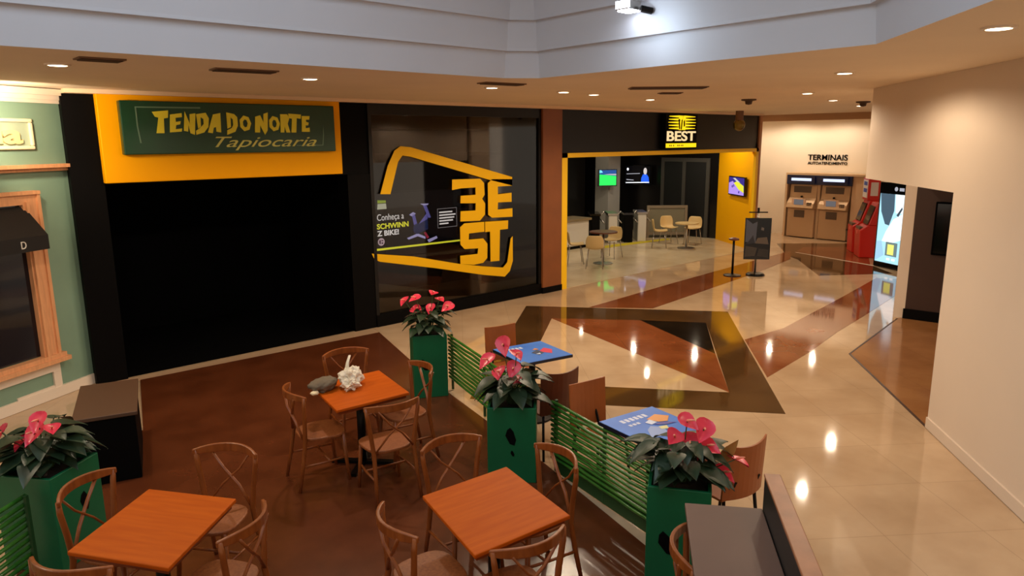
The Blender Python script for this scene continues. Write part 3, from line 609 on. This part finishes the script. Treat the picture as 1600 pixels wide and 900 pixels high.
bm = B(); slab(bm, disc_pts(.1, 1.84, .05, 12), (0, -.003, 0), (1, 0, 0), (0, 0, 1), .003); slab(bm, [(.2, 1.80), (.34, 1.80), (.34, 1.87), (.2, 1.87)], (0, -.003, 0), (1, 0, 0), (0, 0, 1), .003); obj('lettering', bm, lnw, tt)
ws = thing('wall_screen', 'black switched off screen on the dark recess wall', 'screen', (CW+cd*.72).to_3d(), math.atan2(cd.y, cd.x))
bm = B(); bx(bm, -.25, .25, -.06, -.002, 1.12, 1.98); obj('housing', bm, black_deep, ws, bevel=.01); bm = B(); bx(bm, -.22, .22, -.066, -.06, 1.15, 1.95); obj('display', bm, black_gloss, ws)

# ------------------------------------------------------------------ stands in the corridor
ps = thing('poster_stand', 'black poster stand with dark picture in front of the yellow gym post', 'stand', (14.67, 7.96, .003), -.85)
bm = B(); lathe(bm, [(.2, 0), (.2, .025), (.17, .05), (.05, .06)]); obj('base', bm, black_metal, ps)
bm = B(); tube(bm, [(0, 0.03, .05), (0, 0.03, 1.47)], .022, 10); obj('pole', bm, steel, ps, smooth=True)
bm = B(); tube(bm, [(-.2, .03, 1.40), (.2, .03, 1.40)], .014); tube(bm, [(0, .03, 1.38), (0, .03, 1.5)], .025); obj('crossbar', bm, black_metal, ps)
bm = B(); bx(bm, -.28, .28, -.03, .0, .36, 1.28); pf = obj('frame', bm, black_gloss, ps)
for i, (p, c) in enumerate([([(-.26, .75), (-.04, .72), (-.02, 1.2), (-.12, 1.15), (-.26, 1.26)], (74, 78, 92)), ([(-.26, .7), (-.05, .72), (-.1, .9), (-.2, .75)], (34, 36, 46)), ([(-.05, .72), (.24, .70), (.2, .86), (.0, .84)], (92, 80, 70)), ([(-.26, .42), (-.04, .44), (0, .62), (-.25, .66)], (60, 54, 48)), ([(0, .44), (.25, .40), (.25, .58), (.04, .60)], (44, 40, 38)), ([(.06, 1.02), (.12, 1.0), (.13, 1.06), (.07, 1.08)], (96, 90, 88))]):
    bm = B(); slab(bm, p, (0, -.031-.0004*i, 0), (1, 0, 0), (0, 0, 1), .0003); obj('picture', bm, mat('poster_tone_%d' % i, c, .3), pf)
st = thing('stanchion', 'slim black stanchion left of the poster stand', 'stanchion', (14.28, 8.30, .003))
bm = B(); lathe(bm, [(.19, 0), (.19, .015), (.04, .04)]); obj('base', bm, black_metal, st)
bm = B(); tube(bm, [(0, 0, .03), (0, 0, .82)], .025, 10); obj('pole', bm, black_metal, st, smooth=True)
bm = B(); lathe(bm, [(.03, .78), (.11, .80), (.11, .83), (.04, .85)]); obj('head', bm, ply_dark, st)

# ------------------------------------------------------------------ ceiling fixtures
lens = emi('lamp_lens', (255, 232, 196), 9.0)
DL = [(1.39, 6.92, 'by the teal shop'), (3.6, 6.92, 'in front of the orange-yellow sign'), (5.9, 6.77, 'in front of the dark glass shop'), (7.21, 6.82, 'beside the shop pier, of the close pair the nearer'), (7.97, 6.95, 'beside the shop pier, of the close pair the further'),
      (9.74, 7.29, 'before the lit gym sign'), (7.41, 3.2, 'by the white header corner'), (5.12, 1.33, 'over the white right wall, largest of all'), (10.29, 4.95, 'over the corridor past the header')]
def downlight(x, y, label, power=DOWN, z=ZC):
    t = thing('downlight', label, 'ceiling light', (x, y, z), 0, 'round ceiling downlights')
    bm = B(); lathe(bm, [(.095, 0), (.095, -.012), (.07, -.014), (.07, -.002)]); obj('ring', bm, white_trim, t)
    bm = B(); lathe(bm, [(.072, -.004), (.06, -.014), (.01, -.018)]); obj('lens', bm, lens, t)
    l = lamp('downlight_lamp', 'SPOT', (x, y, z-.03), power, WARM, spot_size=math.radians(168), spot_blend=.35, shadow_soft_size=.06)
    return t
for x, y, s in DL: downlight(x, y, 'round white downlight '+s, DOWN*(1.35 if 3 < x < 4 else 28/85 if x < 5.5 and y < 2 else 1.25 if 9 < x < 10 else .95 if y < 4 else 1))
for x, y in ((12.6, 5.6), (15.2, 6.2)): downlight(x, y, 'round downlight over the far corridor beyond the header', DOWN)
for x, y, s in ((20.9, 10.7, 'above the further cash machine'), (20.9, 9.3, 'above the nearer cash machine'), (20.4, 11.8, 'by the gym corner post')): downlight(x, y, 'small downlight '+s, 58)
lamp('wall_washer', 'SPOT', (1.15, 8.75, 3.35), 95, WARM, target=(1.62, 9.9, 3.28), spot_size=math.radians(95), spot_blend=.7, shadow_soft_size=.08)
for x, y in ((-.9, 6.9), (3.3, -.4), (1.0, -1.2)): lamp('downlight_lamp', 'SPOT', (x, y, ZC-.03), DOWN*(.9 if y > 2 else .25), WARM, spot_size=math.radians(168), spot_blend=.35, shadow_soft_size=.06)
vm = mat('vent_brown', (70, 48, 32), .7)
def vent(x, y, w, d, rz, label):
    t = thing('ceiling_vent', label, 'vent', (x, y, ZC), rz)
    bm = B(); bx(bm, -w/2, w/2, -d/2, d/2, -.012, -.001); obj('frame', bm, mat('vent_frame', (112, 80, 54), .6), t)
    bm = B()
    for k in range(5): bx(bm, -w/2+.02, w/2-.02, -d/2+.02+k*(d-.04)/5, -d/2+.02+(k+.7)*(d-.04)/5, -.02, -.012)
    obj('slats', bm, vm, t)
vent(1.55, 6.3, .32, .2, 0, 'small brown ceiling vent near the teal shop downlight')
vent(2.75, 6.5, .55, .22, -.1, 'brown ceiling vent before the orange-yellow sign')
vent(5.6, 6.25, .55, .2, -.1, 'brown ceiling vent beside the corner of the stepped coffer')
vent(7.7, 5.5, .95, .3, -.75, 'long brown ceiling vent along the corridor')
vent(8.6, 6.1, .3, .2, -.6, 'little brown ceiling vent behind the long corridor vent')
def sensor(x, y, label):
    t = thing('smoke_sensor', label, 'sensor', (x, y, ZC)); bm = B(); lathe(bm, [(.12, 0), (.12, -.02), (.07, -.03)]); obj('plate', bm, vm, t); bm = B(); lathe(bm, [(.06, -.028), (.05, -.08), (.01, -.09)]); obj('head', bm, vm, t)
sensor(11.13, 6.34, 'dark ceiling sensor over the corridor near the long vent')
sensor(13.6, 5.5, 'dark ceiling sensor further along by the beam')
cm = thing('security_camera', 'brass coloured security camera hanging at the gym fascia corner', 'camera', (15.6, 9.1, ZC))
bm = B(); tube(bm, [(0, 0, 0), (0, 0, -.22)], .09, 12); obj('mount', bm, mat('cam_brown', (110, 72, 44), .5), cm)
bm = B(); bmesh.ops.create_uvsphere(bm, u_segments=16, v_segments=10, radius=.14, matrix=Matrix.Translation((0, 0, -.32))); obj('dome', bm, mat('cam_brass', (120, 100, 50), .25, metal=.7), cm, smooth=True)
# floodlight in the coffer
fl = thing('floodlight', 'bright white floodlight fixed to the stepped ceiling coffer', 'floodlight', (5.22, 4.15, 4.12), 0)
bm = B(); bx(bm, -.12, .06, -.07, .07, -.03, .05); obj('housing', bm, steel, fl, bevel=.01)
bm = B(); bx(bm, -.125, -.12, -.09, .06, -.02, .04); bx(bm, -.10, .05, -.06, .06, -.04, -.032); obj('lens', bm, emi('flood', (235, 240, 255), 14), fl)
bm = B(); tube(bm, [(.02, -.1, -.02), (.1, -.16, -.04)], .03); obj('bracket', bm, black_metal, fl)
lamp('flood_lamp', 'AREA', (4.98, 3.95, 3.93), 1.5, (.72, .86, 1), target=(5.42, 3.75, 3.70), shape='RECTANGLE', size=.1, size_y=.2)

# ------------------------------------------------------------------ cafe furniture
def chair_parts(t):
    bm = B(); n = 28; ol = []
    for k in range(n):
        a = 2*math.pi*k/n; c, s = math.cos(a), math.sin(a); r = 1/(abs(c)**3.2+abs(s)**3.2)**(1/3.2)
        ol.append((c*r*(.205+.02*s), s*r*.20))
    prism(bm, ol, .435, .462); obj('seat', bm, cane, t, bevel=.008)
    for sx in (-1, 1):
        bm = B(); tube(bm, [(sx*.165, .155, .44), (sx*.18, .17, .2), (sx*.19, .19, .0)], [.019, .017, .014]); obj('leg', bm, wood_chair, t, smooth=True)
        bm = B(); tube(bm, [(sx*.20, -.265, .0), (sx*.185, -.215, .25), (sx*.18, -.185, .45), (sx*.20, -.185, .62), (sx*.225, -.19, .78), (sx*.232, -.185, .86)], [.015, .018, .02, .019, .018, .015]); obj('back_post', bm, wood_chair, t, smooth=True)
    bm = B(); n = 13; rows = []
    for k in range(n):
        u = k/(n-1)*2-1; x = .245*u; y = -.285+.115*u*u; h = .032*(1-.45*u**4); z0 = .855-.006*u*u
        tng = Vector((.245, .23*u, 0)).normalized(); nr = Vector((-tng.y, tng.x, 0))
        c = Vector((x, y, z0)); rows.append([bm.verts.new(c+nr*.011*a+Vector((0, 0, h*b))) for a, b in ((-1, -1), (1, -1), (1, 1), (-1, 1))])
    for a, b in zip(rows, rows[1:]):
        for k in range(4): bm.faces.new((a[k], a[(k+1) % 4], b[(k+1) % 4], b[k]))
    bm.faces.new(rows[0][::-1]); bm.faces.new(rows[-1]); obj('back_rail', bm, wood_chair, t, bevel=.006)
    for sx in (-1, 1):
        bm = B(); tube(bm, [(sx*.165, -.195, .46), (sx*.06, -.225, .60), (-sx*.06, -.25-.006*sx, .71), (-sx*.15, -.25, .835)], .013, 8, flat=.6); obj('cross_slat', bm, wood_chair, t, smooth=True)
    bm = B()
    pts = [(.172, .16, .22), (.185, 0, .22), (.188, -.215, .22)]
    for sx in (-1, 1): tube(bm, [(sx*p[0], p[1], p[2]) for p in pts], .010)
    tube(bm, [(-.178, .02, .22), (.178, .02, .22)], .010); obj('stretcher', bm, wood_chair, t, smooth=True)
proto = None
def copy_tree(o, parent=None):
    c = o.copy(); COL.objects.link(c)
    if parent: c.parent = parent
    for ch in list(o.children): copy_tree(ch, c)
    return c
def cafe_chair(x, y, rz, label):
    global proto
    if proto is None:
        proto = thing('bentwood_chair', '', 'chair'); chair_parts(proto); o = proto
    else: o = copy_tree(proto)
    o.location = (x, y, .012); o.rotation_euler = (0, 0, rz); o['label'] = label; o['group'] = 'bentwood chairs at the cafe tables'
    return o
def at_rail(mx, my, fx, fy, label):
    l = math.hypot(fx, fy); fx /= l; fy /= l
    cafe_chair(mx+fx*.20, my+fy*.20, math.atan2(-fx, fy), label)
def cafe_table(corners, label):
    cx = sum(c[0] for c in corners)/4; cy = sum(c[1] for c in corners)/4
    e = Vector(corners[1])-Vector(corners[0]); a = math.atan2(e.y, e.x)
    t = thing('cafe_table', label, 'table', (cx, cy, .012), a, 'square orange wood cafe tables')
    loc = [Matrix.Rotation(-a, 2) @ (Vector(c)-Vector((cx, cy))) for c in corners]
    bm = B(); prism(bm, [tuple(p) for p in loc][::-1], .712, .738); obj('tabletop', bm, [wood_top], t, bevel=.006)
    bm = B(); prism(bm, [tuple(p*.93) for p in loc][::-1], .68, .712); obj('apron', bm, wood_edge, t)
    bm = B(); tube(bm, [(0, 0, .03), (0, 0, .68)], .04, 14); obj('column', bm, black_metal, t, smooth=True)
    bm = B()
    for k in range(4):
        b = k*R90+.785; box(bm, (.15*math.cos(b), .15*math.sin(b), .018), (.30, .06, .03), b)
    obj('base', bm, black_metal, t)
T1 = [(2.458, 3.558), (3.140, 3.499), (2.972, 2.731), (2.268, 2.797)]
T2 = [(2.952, 6.040), (3.671, 5.992), (3.518, 5.237), (2.807, 5.294)]
T3 = [(1.192, 4.890), (1.563, 4.354), (.985, 3.843), (.619, 4.404)]
cafe_table(T1, 'orange wood square cafe table nearest the camera in the middle, bare top')
cafe_table(T2, 'square wood cafe table with the white bag on it, by the far planter')
cafe_table(T3, 'orange wood cafe table at the left beside the large planter, bare top')
a1 = (.984, -.177); b1 = (.177, .984)
at_rail(2.935, 3.87, -b1[0], -b1[1], 'bentwood chair on the far side of the middle cafe table')
at_rail(3.34, 3.195, -a1[0], -a1[1], 'bentwood chair between the middle cafe table and the green fence')
at_rail(2.04, 3.23, a1[0], a1[1], 'bentwood chair at the left edge of the middle cafe table')
at_rail(2.46, 2.55, b1[0], b1[1], 'bentwood chair at the near edge of the middle cafe table')
at_rail(3.54, 6.42, -b1[0], -b1[1], 'bentwood chair behind the table with the bag, facing the camera')
at_rail(3.81, 5.46, -a1[0], -a1[1], 'bentwood chair between the table with the bag and the far planter')
at_rail(2.62, 5.68, a1[0], a1[1], 'bentwood chair at the left of the table with the bag')
at_rail(3.07, 4.82, b1[0], b1[1], 'bentwood chair in front of the table with the bag, back to the camera')
a3 = (.6, -.8); b3 = (.8, .6)
at_rail(1.70, 4.85, -b3[0], -b3[1], 'bentwood chair on the far right side of the left cafe table')
at_rail(1.41, 3.82, -a3[0], -a3[1], 'bentwood chair at the right edge of the left cafe table')
at_rail(.845, 4.965, a3[0], a3[1], 'bentwood chair between the left cafe table and the large planter')
at_rail(.56, 4.02, b3[0], b3[1], 'bentwood chair at the near left corner by the left cafe table')
cafe_chair(3.153, 1.777, math.atan2(-.61, -.79), 'bentwood chair tucked under the dark tall counter, rail half hidden')

# bag on the far table
bg = thing('plastic_bag', 'crumpled white plastic bag with a standing handle on the cafe table', 'bag', (3.24, 5.78, .75), .4)
random.seed(5)
def lump(bm, c, s, amp, seed, sub=4):
    random.seed(seed); offs = [Vector((random.uniform(-1, 1), random.uniform(-1, 1), random.uniform(-1, 1))) for _ in range(14)]
    r = bmesh.ops.create_icosphere(bm, subdivisions=sub, radius=1)
    for v in r['verts']:
        d = v.co.normalized(); k = 1
        for i, o in enumerate(offs): k += amp*math.sin(5*d.dot(o)*(1+.25*i)+i)/ (1+.25*i)
        v.co = Vector((c[0]+d.x*k*s[0], c[1]+d.y*k*s[1], max(.001, c[2]+d.z*k*s[2])))
plastic = mat('white_plastic', (226, 214, 190), .35)
bm = B(); lump(bm, (0, 0, .085), (.125, .10, .10), .10, 3); lump(bm, (-.10, -.06, .05), (.075, .07, .06), .16, 8)
obj('body', bm, plastic, bg)
bm = B(); tube(bm, [(-.04, .02, .15), (-.01, .03, .22), (.04, .04, .275), (.05, .045, .27)], [.03, .018, .014, .01], 8, flat=.5); obj('handle', bm, plastic, bg, smooth=True)
gb = thing('grey_pouch', 'grey soft pouch lying against the white plastic bag', 'pouch', (2.985, 5.845, .75), .2)
bm = B(); lump(bm, (0, 0, .05), (.14, .10, .065), .06, 11); obj('body', bm, mat('grey_cloth', (104, 90, 70), .8, bump=.3), gb, smooth=True)
bm = B(); lump(bm, (-.145, -.05, .02), (.04, .035, .02), .05, 12, 3); obj('tissue', bm, mat('tissue', (236, 214, 170), .7), gb, smooth=True)

# dark counter by the teal shop
cb = thing('dark_cabinet', 'low black cabinet with brown top behind the large left planter', 'cabinet', (1.58, 7.28, .0), math.radians(-16))
bm = B(); bx(bm, -.30, .17, -.48, .5, .0, .62); obj('body', bm, black_matte, cb)
bm = B(); bx(bm, -.32, .19, -.50, .52, .62, .655); obj('top', bm, mat('cab_top', (84, 58, 40), .5), cb, bevel=.005)

# ------------------------------------------------------------------ planters with anthuriums
RT = Vector((math.sin(YAW), -math.cos(YAW), 0)); FWH = Vector((math.cos(YAW), math.sin(YAW), 0))
def leaf_shape(bm, base, d, nrm, L, Wd, droop=.3, fold=.15, lobes=True):
    d = d.normalized(); side = d.cross(nrm).normalized(); nr = side.cross(d).normalized()
    prof = [(-.14, .0), (-.10, .42), (.02, .72), (.2, .9), (.4, .84), (.6, .62), (.8, .34), (1.0, .0)]
    mid = []; lf = []; rg = []
    for t, w_ in prof:
        tt_ = max(0, t); c = base + d*L*t - Vector((0, 0, 1))*droop*L*tt_*tt_
        mid.append(bm.verts.new(base + d*L*max(t, 0) - Vector((0, 0, 1))*droop*L*tt_*tt_ - nr*fold*Wd*.3)); 
        lf.append(bm.verts.new(c+side*Wd*.5*w_+nr*fold*Wd*.3*w_)); rg.append(bm.verts.new(c-side*Wd*.5*w_+nr*fold*Wd*.3*w_))
    for i in range(len(prof)-1):
        bm.faces.new((mid[i], lf[i], lf[i+1], mid[i+1])); bm.faces.new((mid[i], mid[i+1], rg[i+1], rg[i]))
def plant(t, h, wid, flowers, nleaf, spread, seed, dry=False, toward=None):
    """flowers: (sideways, depth, height above the rim) seen from the cafe walk"""
    rnd = random.Random(seed); inv = Matrix.Rotation(-t.rotation_euler.z, 4, 'Z')
    bl_ = B(); bs = B()
    for k in range(nleaf):
        a = rnd.uniform(0, 2*math.pi); q = k/nleaf; r = spread*(.3+.6*rnd.random()); hh = .04+.26*(1-q)*rnd.uniform(.7, 1.1)
        base = Vector((math.cos(a)*r*.7, math.sin(a)*r*.7, h+hh)); d = Vector((math.cos(a), math.sin(a), rnd.uniform(-.35, .25)))
        L = rnd.uniform(.14, .21); leaf_shape(bl_, base, d, Vector((0, 0, 1)), L, L*.85, rnd.uniform(.15, .55))
        tube(bs, [(math.cos(a)*.04, math.sin(a)*.04, h-.03), tuple(base*.5+Vector((0, 0, h*.5+.03))), tuple(base)], .004, 5)
    flowers = [(a*1.25, b, c) for a, b, c in flowers]
    for (sx, dp, hz) in flowers:
        p = inv @ (RT*sx + FWH*dp); p.z = h+hz+.03
        tube(bs, [(p.x*.2, p.y*.2, h-.03), (p.x*.6, p.y*.6, h+hz*.6), tuple(p)], .0045, 5)
    obj('foliage', bl_, leafm, t, smooth=True); obj('stems', bs, stemm, t)
    for (sx, dp, hz) in flowers:
        p = inv @ (RT*sx + FWH*dp); p.z = h+hz+.03
        bm = B(); face = (inv @ (-FWH + RT*rnd.uniform(-.7, .7)*1.0 + RT*sx*2)).normalized()
        d = (face*.55 + Vector((0, 0, rnd.uniform(-.75, .1))) + (inv @ RT)*rnd.uniform(-.6, .6)).normalized(); nrm = (Vector((0, 0, 1))+face*1.0).normalized()
        L = rnd.uniform(.125, .165); leaf_shape(bm, p-d*L*.35, d, nrm, L, L*1.0, .12, .25)
        fo = obj('flower', bm, redm, t, smooth=True)
        bm = B(); e = p + (nrm*.7+d*.5).normalized()*.065; tube(bm, [tuple(p), tuple((p+e)/2+nrm*.004), tuple(e)], [.009, .008, .004], 7); obj('spadix', bm, spadm, fo, smooth=True)
    if dry:
        bm = B(); p = inv @ (RT*.29); p.z = h+.13; leaf_shape(bm, p, (inv @ (RT*.6)) + Vector((0, 0, .75)), inv @ (-FWH), .16, .10, -.05); obj('dry_leaf', bm, leaf_dry, t, smooth=True)
def planter(label, c, rz, w_, h, flowers, nleaf, spread, seed, emblem, dry=False):
    t = thing('anthurium_planter', label, 'planter', (c[0], c[1], .012), rz, 'green box planters of red anthuriums')
    bm = B(); o = w_/2; i = o-.025
    for z0, z1, a in ((0, h, None),):
        vo = [(-o, -o), (o, -o), (o, o), (-o, o)]; vi = [(-i, -i), (i, -i), (i, i), (-i, i)]
        lo = [bm.verts.new((*p, 0)) for p in vo]; hi = [bm.verts.new((*p, h)) for p in vo]; hin = [bm.verts.new((*p, h)) for p in vi]; lin_ = [bm.verts.new((*p, h-.08)) for p in vi]
        bm.faces.new(lo[::-1]); bm.faces.new(lin_)
        for k in range(4):
            q = (k+1) % 4; bm.faces.new((lo[k], lo[q], hi[q], hi[k])); bm.faces.new((hi[k], hi[q], hin[q], hin[k])); bm.faces.new((hin[k], hin[q], lin_[q], lin_[k]))
    obj('planter_box', bm, green_planter, t, bevel=.006)
    bm = B(); bx(bm, -i+.004, i-.004, -i+.004, i-.004, h-.075, h-.04); obj('soil', bm, soil, t)
    bm = B()
    for (ex, ez, s, tl) in emblem:
        pts = [(-.02, .0), (.01, .02), (.035, -.02), (.05, -.10), (.03, -.15), (-.01, -.13), (-.04, -.05)]
        slab(bm, [(ex+s*(x*math.cos(tl)-z_*math.sin(tl)), ez+s*(x*math.sin(tl)+z_*math.cos(tl))) for x, z_ in pts], (0, -o, 0), (1, 0, 0), (0, 0, 1), .003)
    obj('emblem', bm, black_matte, t)
    plant(t, h, w_, flowers, nleaf, spread, seed, dry)
FA = math.atan2(-.28, .96)   # planter front faces along the fence towards the camera
FA = -.28
K = .0076
planter('green anthurium planter at the far end of the green fence, beside the dark shop', (4.86, 6.80), -.50, .40, .76,
        [((x-663)*K, -.05, (518-y)*K) for x, y in ((636, 470), (650, 466), (672, 458), (680, 468), (668, 482), (650, 484), (690, 480))], 48, .29, 21, [(-.10, .46, .9, .3)])
K = .0057
planter('green anthurium planter in the middle of the green fence, by the middle cafe table', (4.14, 4.52), -.80, .43, .70,
        [((x-801)*K, -.08, (618-y)*K) for x, y in ((790, 528), (806, 543), (770, 552), (784, 572), (802, 566), (806, 586))], 56, .31, 32, [(-.02, .50, 1.0, .1), (-.0, .30, .35, .2)])
K = .0043
planter('green anthurium planter at the near end of the green fence, beside the dark counter', (3.97, 2.62), -1.0, .42, .70,
        [((x-1040)*K, -.06, (748-y)*K) for x, y in ((1043, 655), (1065, 668), (1028, 680), (1048, 690), (1070, 697), (1030, 714), (1066, 722), (1108, 720), (1092, 742))], 70, .36, 43, [(-.10, .36, 1.1, .3)], True)
K = .0043
planter('large green anthurium planter left of the left cafe table', (.78, 5.86), math.radians(38), .46, .72,
        [((x-85)*K, -.10, (735-y)*K) for x, y in ((5, 672), (45, 676), (70, 690), (95, 655), (88, 676), (112, 668), (8, 698), (18, 722), (30, 655))], 64, .34, 54, [(.04, .48, .9, 0)])

# ------------------------------------------------------------------ green fences
def fence(label, p, q, z0, z1, n, board=False):
    p = Vector(p); q = Vector(q); d = q-p; L = d.length
    t = thing('green_fence', label, 'fence', (p.x, p.y, .012), math.atan2(d.y, d.x), 'green cane fences between the planters')
    bm = B()
    rnd = random.Random(int(L*100))
    for k in range(n):
        z_ = z0+(z1-z0)*k/(n-1); tube(bm, [(L*i/8, rnd.uniform(-.004, .004), z_+rnd.uniform(-.005, .005)) for i in range(9)], .015, 8)
    obj('canes', bm, green_bamboo, t, smooth=True)
    for x in (.03, L/2, L-.03):
        bm = B(); bx(bm, x-.012, x+.012, .016, .04, .0, z1+.02); obj('post', bm, MATS.get('post_green') or mat('post_green', (30, 70, 30), .5), t)
    if board: bm = B(); bx(bm, 0.02, L-.02, .018, .032, .0, z0+.06); obj('bottom_board', bm, mat('board_green', (26, 66, 26), .5), t)
fence('green cane fence between the far planter and the middle planter', (5.11, 6.72), (4.50, 4.76), .16, .68, 12)
fence('green cane fence between the middle planter and the near planter', (4.42, 4.30), (4.12, 2.86), .14, .67, 13, True)
fence('green cane fence running left from the large planter', (.60, 5.62), (-1.6, 3.65), .10, .62, 11)

# ------------------------------------------------------------------ blue topped tables and plywood chairs beyond the fence
blue = mat('top_blue', (62, 116, 206), .4, spec=.2, rgb2=(84, 138, 220), scale=2.5); navy = mat('edge_navy', (14, 18, 40), .4)
def ad_table(c, a, s, label, shapes, words=None):
    t = thing('advert_table', label, 'table', (c[0], c[1], .002), a)
    bm = B(); bx(bm, -s/2, s/2, -s/2, s/2, .715, .744); obj('tabletop', bm, navy, t)
    bm = B(); bx(bm, -s/2+.004, s/2-.004, -s/2+.004, s/2-.004, .744, .747); tp_ = obj('printed_surface', bm, blue, t)
    for i, (p, m) in enumerate(shapes):
        bm = B(); slab(bm, [(x*s/2, y*s/2) for x, y in p], (0, 0, .7472+.0003*i), (1, 0, 0), (0, 1, 0), .0002); obj('print', bm, m, tp_)
    bm = B(); tube(bm, [(0, 0, .03), (0, 0, .715)], .035, 12); obj('column', bm, black_metal, t, smooth=True)
    bm = B(); lathe(bm, [(.22, 0), (.22, .02), (.04, .04)]); obj('base', bm, black_metal, t)
pw = mat('print_white', (205, 216, 236), .4); po = mat('print_orange', (226, 146, 62), .4); pv = mat('print_violet', (60, 52, 150), .4); pc = mat('print_cream', (226, 220, 150), .4); pr = mat('print_red', (220, 60, 90), .4); pd = mat('print_dark', (60, 74, 100), .4); pl = mat('print_pale', (138, 164, 214), .4)
def marks(y, x0, n, dx, h):   # unreadable pale lettering of the print
    return [([(x0+dx*k, y), (x0+dx*k+dx*.7, y), (x0+dx*k+dx*.7, y+h), (x0+dx*k, y+h)], pw) for k in range(n)]
ad_table((4.49, 3.25), -.15, .60, 'blue printed table with orange picture beyond the fence, behind the near flowers',
    marks(.50, -.55, 6, .16, .2) + marks(.22, -.55, 3, .14, .12) + [([(-.6, -.6), (-.1, -.75), (.15, -.3), (-.1, -.05), (-.35, -.2)], pl), ([(.15, .35), (.6, .5), (.85, .2), (.55, -.05), (.3, .05)], po), ([(-.05, .2), (.2, .3), (.25, .05), (0, 0)], pw), ([(.05, -.02), (.35, .0), (.7, -.25), (.3, -.2)], pv), ([(.05, -.2), (.3, -.25), (.2, -.45), (-.0, -.35)], pc)])
ad_table((5.22, 5.38), -.2, .63, 'blue printed table with red picture beyond the fence, behind the middle flowers',
    marks(.5, -.6, 4, .15, .2) + [([(.2, -.1), (.6, .2), (.75, -.1), (.5, -.5)], pr), ([(-.1, -.1), (.25, .1), (.3, -.3), (0, -.45)], pd), ([(-.05, -.3), (.15, -.25), (.1, -.4)], pw), ([(.1, .15), (.3, .3), (.35, .1)], po)])
def ply_chair(x, y, rz, label, m):
    t = thing('plywood_chair', label, 'chair', (x, y, .002), rz, 'plywood chairs at the blue tables')
    bm = B(); prism(bm, [(-.19, -.18), (.19, -.18), (.205, .19), (.17, .21), (-.17, .21), (-.205, .19)], .435, .455); obj('seat', bm, m, t, bevel=.008)
    bm = B(); n = 9; rows = []
    for k in range(n):
        u = k/(n-1)*2-1; y0 = -.245+.05*u*u
        rows.append([bm.verts.new((.205*u, y0+dy-.06*(zz-.5), zz+(.025*u*u if zz > .7 else 0))) for zz, dy in ((.46, 0), (.46, .014), (.86, .014), (.86, 0))])
    for a, b in zip(rows, rows[1:]):
        for k in range(4): bm.faces.new((a[k], a[(k+1) % 4], b[(k+1) % 4], b[k]))
    bm.faces.new(rows[0][::-1]); bm.faces.new(rows[-1]); obj('backrest', bm, m, t)
    for sx, sy in ((-1, 1), (1, 1), (-1, -1), (1, -1)):
        bm = B(); tube(bm, [(sx*.16, sy*.15-.02, .435), (sx*.185, sy*.20-.02, 0)], .013); obj('leg', bm, black_metal, t, smooth=True)
    bm = B(); tube(bm, [(-.12, -.17, .44), (-.12, -.235, .6)], .012); tube(bm, [(.12, -.17, .44), (.12, -.235, .6)], .012); obj('back_brace', bm, black_metal, t)
ply_chair(4.60, 3.86, math.pi-.15, 'orange-brown plywood chair behind the blue table with orange picture', ply_mid)
ply_chair(4.74, 4.66, -.25, 'dark brown plywood chair in front of the blue table with red picture', ply_dark)
ply_chair(5.34, 5.88, math.pi-.2, 'brown plywood chair behind the middle planter flowers', ply_mid)
ply_chair(4.52, 2.62, -.2, 'plywood chair behind the near planter flowers, mostly hidden', ply_mid)

# ------------------------------------------------------------------ dark counter at the right of the cafe
e1 = Vector((-.79, -.61))
ct = thing('service_counter', 'dark tall counter with grey-brown top and raised side panel at the near right', 'counter', (3.32, 2.14, .0), math.atan2(e1.y, e1.x))
bm = B(); bx(bm, 0, 1.5, .39, .42, .012, .90); obj('body', bm, mat('counter_dark', (34, 28, 26), .5), ct)
bm = B(); bx(bm, -.01, 1.5, -.01, .42, .90, .93); obj('worktop', bm, mat('counter_top', (98, 72, 60), .5, var=.1, scale=2), ct, bevel=.004)
bm = B(); bx(bm, -.02, 1.5, .425, .49, .012, 1.12); obj('side_panel', bm, mat('panel_black', (20, 17, 16), .5), ct)
bm = B(); bx(bm, -.025, 1.5, .42, .51, 1.12, 1.14); obj('panel_cap', bm, mat('cap_wood', (150, 96, 62), .4, var=.2, scale=6), ct, bevel=.005)
